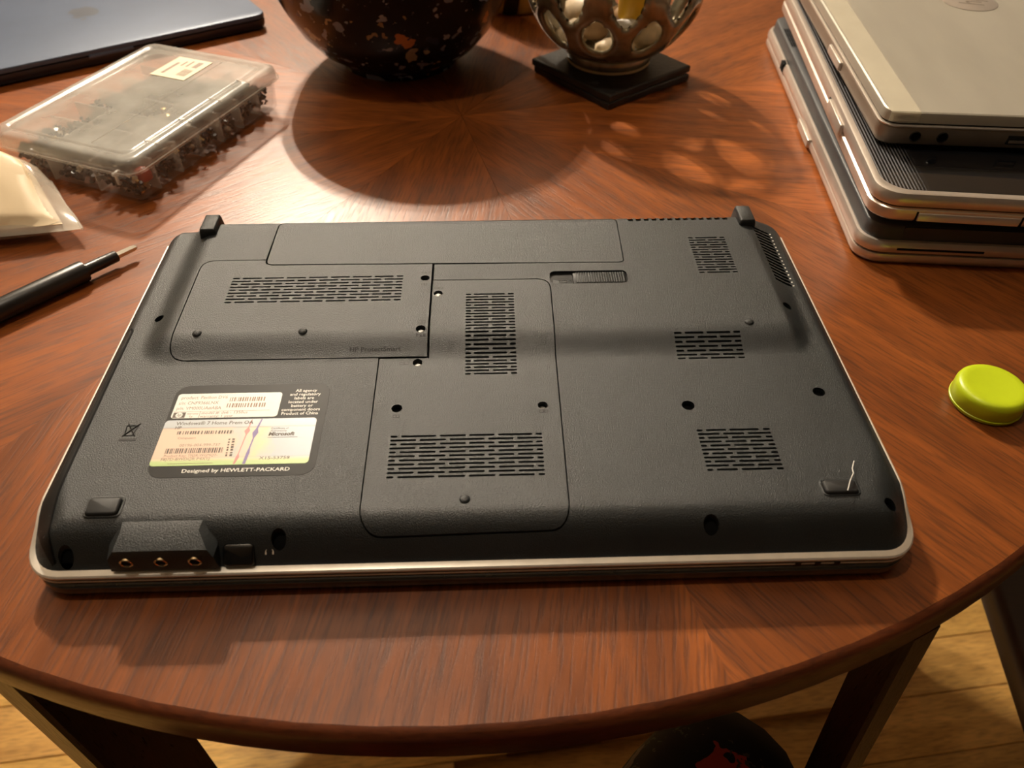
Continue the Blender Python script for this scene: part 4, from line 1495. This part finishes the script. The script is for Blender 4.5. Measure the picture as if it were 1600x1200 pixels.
bl = thing('silver_laptop', 'silver and black laptop lying upside down, lowest of the three at the right', 'laptop', (243.5, 111.0, tz), -6.0, 'laptop stack')
bo = rrect(0, 254, 0, 374, 17, 8)
MB().loft(bo, [(6, 0), (2, 0.8), (0.4, 3), (0, 5.5), (0.6, 7.6), (2.2, 8.0)]).build('screen_lid', M_sil2, bl, 30)
MB().loft(bo, [(2.0, 7.9), (2.0, 8.8)]).build('lid_gap', M_dark, bl, 30)
MB().loft(bo, [(2.2, 8.7), (0.6, 9.2), (0.0, 11), (0.3, 14), (1.6, 16.6), (3.2, 17.0), (4.2, 16.4)]).build('silver_band', M_sil2, bl, 30)
MB().loft(bo, [(4.0, 15.5), (4.4, 17.5), (4.9, 23.0), (5.4, 25.2), (6.4, 26.0)]).build('base_cover', M_deck, bl, 40)
for y0_, y1_ in ((24, 62), (292, 336)):
    g_ = MB().box(7, 16, y0_, y1_, 25.4, 26.12).build('speaker_grille', M_deck, bl, 0)
    for k in range(4):
        for j in range(4):
            ya = y0_ + 1.5 + j * (y1_ - y0_ - 1.5) / 4
            MB().box(7.6 + 2.1 * k, 8.9 + 2.1 * k, ya, ya + (y1_ - y0_) / 4 - 1.6, 26.0, 26.25).build('grille_slot', M_dark, g_, 0)
MB().box(24, 78, -0.25, 2, 11.6, 13.0).build('card_slot', M_dark, bl, 0)['label'] = 'thin dark slot in the silver band'
MB().box(26, 108, 4.4, 8, 17.3, 25.6).build('drive_panel', M_deck, bl, 0)
MB().box(110, 113, 4.2, 8, 17.2, 25.6).build('port_pillar', M_gloss, bl, 0)
MB().box(114, 150, 4.4, 8, 17.3, 25.6).build('port_recess', M_dark, bl, 0)
for ya, yb in ((276, 286),):
    MB().box(-0.7, 5, ya, yb, 9.6, 16.9, 0.6).build('notch_block', M_dark, bl)
MB().box(-1.8, 3, 150, 188, 2.4, 9.0, 1.2).build('lid_release', M_sil2, bl)

ml = thing('striped_lid_laptop', 'closed laptop with a glossy black pinstriped lid and silver edge, middle of the stack', 'laptop', (242.0, 109.0, tz + 26.4), -7.3, 'laptop stack')
MB().loft(bo, [(16, 0), (11, 3), (8.0, 7.5)]).build('base_cover', M_deck, ml, 35)
MB().loft(bo, [(7.5, 7.0), (2.0, 7.6), (0.4, 9.2), (0, 12), (0.3, 15.6), (1.8, 16.8)]).build('silver_band', M_sil2, ml, 30)
MB().loft(bo, [(2.0, 16.6), (2.0, 17.8)]).build('lid_gap', M_dark, ml, 30)
mlid = MB().loft(bo, [(2.2, 17.6), (0.5, 18.2), (0, 20.0), (0.2, 24.0), (1.2, 26.2), (2.6, 26.8), (5.2, 26.9)]).build('screen_lid', M_sil2, ml, 30)
m, nt, b = new_mat('pinstriped_gloss_black')
L = nt.links.new
tcx = N(nt, 'ShaderNodeTexCoord')
sx = N(nt, 'ShaderNodeSeparateXYZ')
L(tcx.outputs['Object'], sx.inputs[0])
mm_ = N(nt, 'ShaderNodeMath', operation='MULTIPLY'); mm_.inputs[1].default_value = 1 / 0.0021
L(sx.outputs['X'], mm_.inputs[0])
fr = N(nt, 'ShaderNodeMath', operation='FRACT'); L(mm_.outputs[0], fr.inputs[0])
gt = N(nt, 'ShaderNodeMath', operation='GREATER_THAN'); gt.inputs[1].default_value = 0.58; L(fr.outputs[0], gt.inputs[0])
fd = N(nt, 'ShaderNodeMapRange'); fd.inputs['From Min'].default_value = 0.022; fd.inputs['From Max'].default_value = 0.032; fd.inputs['To Min'].default_value = 1; fd.inputs['To Max'].default_value = 0  # stripes fade inward: their edge-only reflection is put into the colour
L(sx.outputs['X'], fd.inputs['Value'])
mu = N(nt, 'ShaderNodeMath', operation='MULTIPLY'); L(gt.outputs[0], mu.inputs[0]); L(fd.outputs['Result'], mu.inputs[1])
mx = N(nt, 'ShaderNodeMix', data_type='RGBA'); mx.inputs[6].default_value = (0.008, 0.008, 0.009, 1); mx.inputs[7].default_value = (0.16, 0.16, 0.17, 1)
L(mu.outputs[0], mx.inputs[0]); L(mx.outputs[2], b.inputs['Base Color'])
mr_ = N(nt, 'ShaderNodeMapRange'); mr_.inputs['To Min'].default_value = 0.07; mr_.inputs['To Max'].default_value = 0.35
L(mu.outputs[0], mr_.inputs['Value']); L(mr_.outputs['Result'], b.inputs['Roughness'])
b.inputs['Coat Weight'].default_value = 0.5
M_pin = m
MB().loft(inset(rrect(0, 254, 0, 374, 22, 8), 5.0), [(0, 26.4), (0.2, 27.1), (0.8, 27.2)]).build('lid_panel', M_pin, mlid, 40)['label'] = 'glossy black panel with fine lengthwise pinstripes'
MB().box(28, 88, -0.5, 3, 8.8, 14.2, 0.5).build('disc_drive_door', M_sil2, ml)
MB().box(26.5, 27.6, -0.2, 3, 8.0, 15).build('drive_gap', M_dark, ml, 0)
MB().box(88.4, 89.6, -0.2, 3, 8.0, 15).build('drive_gap', M_dark, ml, 0)
MB().box(93.0, 128, -0.5, 3, 8.8, 14.2, 0.5).build('card_slot_door', M_sil2, ml)
MB().box(96, 112, -0.5, 3, 5.6, 7.4, 0.4).build('eject_button', M_sil2, ml)
MB().box(-2.2, 2, 96, 138, 14.6, 22.6, 1.2).build('lid_release', M_sil2, ml)
MB().box(-0.5, 3, 136, 142, 15, 22).build('release_gap', M_dark, ml, 0)
for fx, fy in ((24, 26), (230, 26), (24, 348), (230, 348)):
    pass

tl = thing('champagne_laptop', 'closed champagne metal laptop with two audio sockets, topmost of the stack', 'laptop', (257.8, 162.0, tz + 53.6), -6.0, 'laptop stack')
to_ = rrect(0, 231, 0, 338, [11, 11, 11, 11], 6)
for fx, fy in ((24, 30), (207, 30), (24, 308), (207, 308)):
    MB().lathe([(0, 0), (7, 0), (7.4, 2.4), (0, 2.4)], 18, Matrix.Translation((fx, fy, 0))).build('rubber_foot', M_rubber, tl)
MB().loft(to_, [(6, 2.2), (2.4, 3.0), (0.8, 5.2), (0, 9), (0, 14.4), (0.7, 15.6)]).build('base', M_tanside, tl, 30)
MB().loft(to_, [(2.4, 15.4), (2.4, 17.4)]).build('lid_gap', M_dark, tl, 30)
MB().loft(to_, [(0.5, 15.2), (-0.3, 15.5), (-0.3, 16.2), (0.8, 16.5)]).build('bright_edge', M_sil2, tl, 30)
tlid = MB().loft(inset(to_, 1.2), [(0.8, 17.2), (0, 17.8), (0, 22.6), (0.4, 24.0), (1.4, 24.6)]).build('screen_lid', M_tanlid, tl, 30)
MB().box(3.5, 22, 2.2, 336, 24.55, 24.68).build('tape_strip', M_tape, tlid, 0)['label'] = 'matt clear tape strip along the lid edge'
MB().box(3.5, 22, 0.85, 1.25, 19, 24.6).build('tape_strip_end', M_tape, tlid, 0)
for x in (23, 40):
    Mx = Matrix.Translation((x, -0.25, 9.4)) @ Matrix.Rotation(PI / 2, 4, 'X')
    j_ = MB().lathe([(2.6, -0.5), (2.6, 0.3), (3.2, 0.5), (3.5, 0.2), (3.5, -0.5)], 24, Mx).build('audio_socket', M_gloss, tl)
    MB().lathe([(0, 0.05), (2.7, 0.05), (2.7, -1), (0, -1)], 20, Mx).build('socket_hole', M_dark, j_)
us = MB().box(80, 93.5, -0.35, 2, 6.4, 12.4, 0.5).build('usb_port', M_gloss, tl)
MB().box(81.5, 92, -0.5, 2, 7.4, 9.2).build('usb_tongue', M_tanside, us, 0)
MB().box(-2.2, 2, 104, 140, 7.2, 13.4, 1.3).build('lid_release', M_sil2, tl)
MB().lathe([(0, 24.62), (21, 24.62), (21.4, 24.9), (20.2, 25.2), (0, 25.2)], 48, Matrix.Translation((121, 208, 0))).build('lid_emblem', M_sil2, tlid)
eb = MB()
text(eb, 'hp', 0, -8.5, 0, 27, 'CENTER', 0.8, 0.0, 0.3, M=Matrix.Translation((121, 208, 25.25)) @ Matrix.Rotation(math.radians(90), 4, 'Z'))
eb.build('emblem_letters', M_tanside, tlid, 0)

# ================================================================== PERSON, RUG-SIDE CHAIR
def floral(name):
    m, nt, b = new_mat(name)
    L = nt.links.new
    tc = N(nt, 'ShaderNodeTexCoord')
    prev = None
    for sc, thr, cols, keep in ((24, 0.42, [(0, (0.30, 0.035, 0.018)), (0.5, (0.09, 0.07, 0.055)), (0.85, (0.26, 0.03, 0.016))], 0.52), (60, 0.30, [(0, (0.04, 0.035, 0.025)), (0.6, (0.03, 0.04, 0.025))], 0.6)):
        wp = N(nt, 'ShaderNodeTexNoise'); wp.inputs['Scale'].default_value = sc * 2
        L(tc.outputs['Object'], wp.inputs['Vector'])
        ad = N(nt, 'ShaderNodeMix', data_type='RGBA', blend_type='LINEAR_LIGHT'); ad.inputs[0].default_value = 0.03
        L(tc.outputs['Object'], ad.inputs[6]); L(wp.outputs['Color'], ad.inputs[7])
        v = N(nt, 'ShaderNodeTexVoronoi'); v.inputs['Scale'].default_value = sc
        L(ad.outputs[2], v.inputs['Vector'])
        lt_ = N(nt, 'ShaderNodeMath', operation='LESS_THAN'); lt_.inputs[1].default_value = thr; L(v.outputs['Distance'], lt_.inputs[0])
        sp = N(nt, 'ShaderNodeSeparateColor'); L(v.outputs['Color'], sp.inputs[0])
        g = N(nt, 'ShaderNodeMath', operation='GREATER_THAN'); g.inputs[1].default_value = keep; L(sp.outputs[1], g.inputs[0])
        mu = N(nt, 'ShaderNodeMath', operation='MULTIPLY'); L(lt_.outputs[0], mu.inputs[0]); L(g.outputs[0], mu.inputs[1])
        r = ramp(nt, cols, 'CONSTANT'); L(sp.outputs[0], r.inputs['Fac'])
        mx = N(nt, 'ShaderNodeMix', data_type='RGBA'); L(mu.outputs[0], mx.inputs[0])
        if prev is None:
            mx.inputs[6].default_value = (0.007, 0.0065, 0.007, 1)
        else:
            L(prev, mx.inputs[6])
        L(r.outputs['Color'], mx.inputs[7]); prev = mx.outputs[2]
    L(prev, b.inputs['Base Color'])
    b.inputs['Roughness'].default_value = 0.9
    b.inputs['Specular IOR Level'].default_value = 0.15
    return m
M_floral = floral('dark_floral_cloth')
M_sock = plain('dark_sock_knit', (0.02, 0.02, 0.022), 0.9, var=0.3, scale=300)
person = thing('person', 'person seated at the table in dark trousers with a floral print, knees only', 'person', (20, -380, 0))
def skin(name, pts, edges, radii, mat, parent, sub=2):
    me = bpy.data.meshes.new(name)
    me.from_pydata([(x * 0.001, y * 0.001, z * 0.001) for x, y, z in pts], edges, [])
    o = bpy.data.objects.new(name, me)
    C.objects.link(o)
    sk = o.modifiers.new('skin', 'SKIN')
    sk.use_smooth_shade = True
    for i, r in enumerate(radii):
        d = me.skin_vertices[0].data[i]
        d.radius = (r * 0.001, r * 0.001)
        d.use_root = (i == 0)
    ss = o.modifiers.new('sub', 'SUBSURF')
    ss.levels = sub
    ss.render_levels = sub
    dg = bpy.context.evaluated_depsgraph_get()
    m2 = bpy.data.meshes.new_from_object(o.evaluated_get(dg))
    m2.materials.clear()
    m2.materials.append(mat)
    m2.name = name
    m2.polygons.foreach_set('use_smooth', [True] * len(m2.polygons))
    bpy.data.objects.remove(o)
    o2 = bpy.data.objects.new(name, m2)
    C.objects.link(o2)
    o2.parent = parent
    return o2
#        pelvis        r hip            r thigh           r knee            r shin          r ankle        l hip ...
ppts = [(0, -60, 500), (50, 30, 512), (84, 206, 535), (141, 272, 550), (112, 200, 430), (90, 150, 110), (-60, 30, 512), (-112, 180, 606), (-190, 190, 628), (-180, 150, 430), (-150, 130, 110), (0, -110, 640), (0, -120, 800)]
pedg = [(0, 1), (1, 2), (2, 3), (3, 4), (4, 5), (0, 6), (6, 7), (7, 8), (8, 9), (9, 10), (0, 11), (11, 12)]
prad = [120, 88, 66, 44, 46, 42, 88, 58, 42, 46, 42, 115, 130]
skin('trousers', ppts, pedg, prad, M_floral, person)
for x, y in ((90, 150), (-150, 130)):
    skin('foot', [(x, y, 130), (x, y + 5, 52), (x * 1.02, y + 70, 40), (x * 1.04, y + 150, 26), (x * 1.05, y + 190, 22)], [(0, 1), (1, 2), (2, 3), (3, 4)], [34, 40, 38, 30, 20], M_sock, person)

M_chair = plain('dark_chair_wood', (0.030, 0.013, 0.007), 0.4, var=0.25, scale=20, aniso=(3, 30, 30))
ch = thing('dining_chair', 'dark wooden dining chair pushed under the right side of the table', 'chair', (681, 60, 0), -10)
MB().box(-220, 220, -215, 215, 395, 425, 14).build('seat', M_chair, ch, 40)
for x, y in ((-195, -190), (-195, 190), (195, -190), (195, 190)):
    MB().tube([(x, y, 398), (x * 1.02, y * 1.02, 200), (x * 1.05, y * 1.05, 0)], [20, 17, 13], 10).build('leg', M_chair, ch)
for y in (-190, 190):
    MB().tube([(200, y, 410), (212, y, 650), (245, y * 0.97, 900)], [19, 17, 13], 10).build('back_post', M_chair, ch)
for z in (560, 700, 850):
    xq = 205 + (z - 500) * 0.1
    MB().box(xq - 8, xq + 8, -185, 185, z - 25, z + 25, 6).build('back_slat', M_chair, ch, 40)
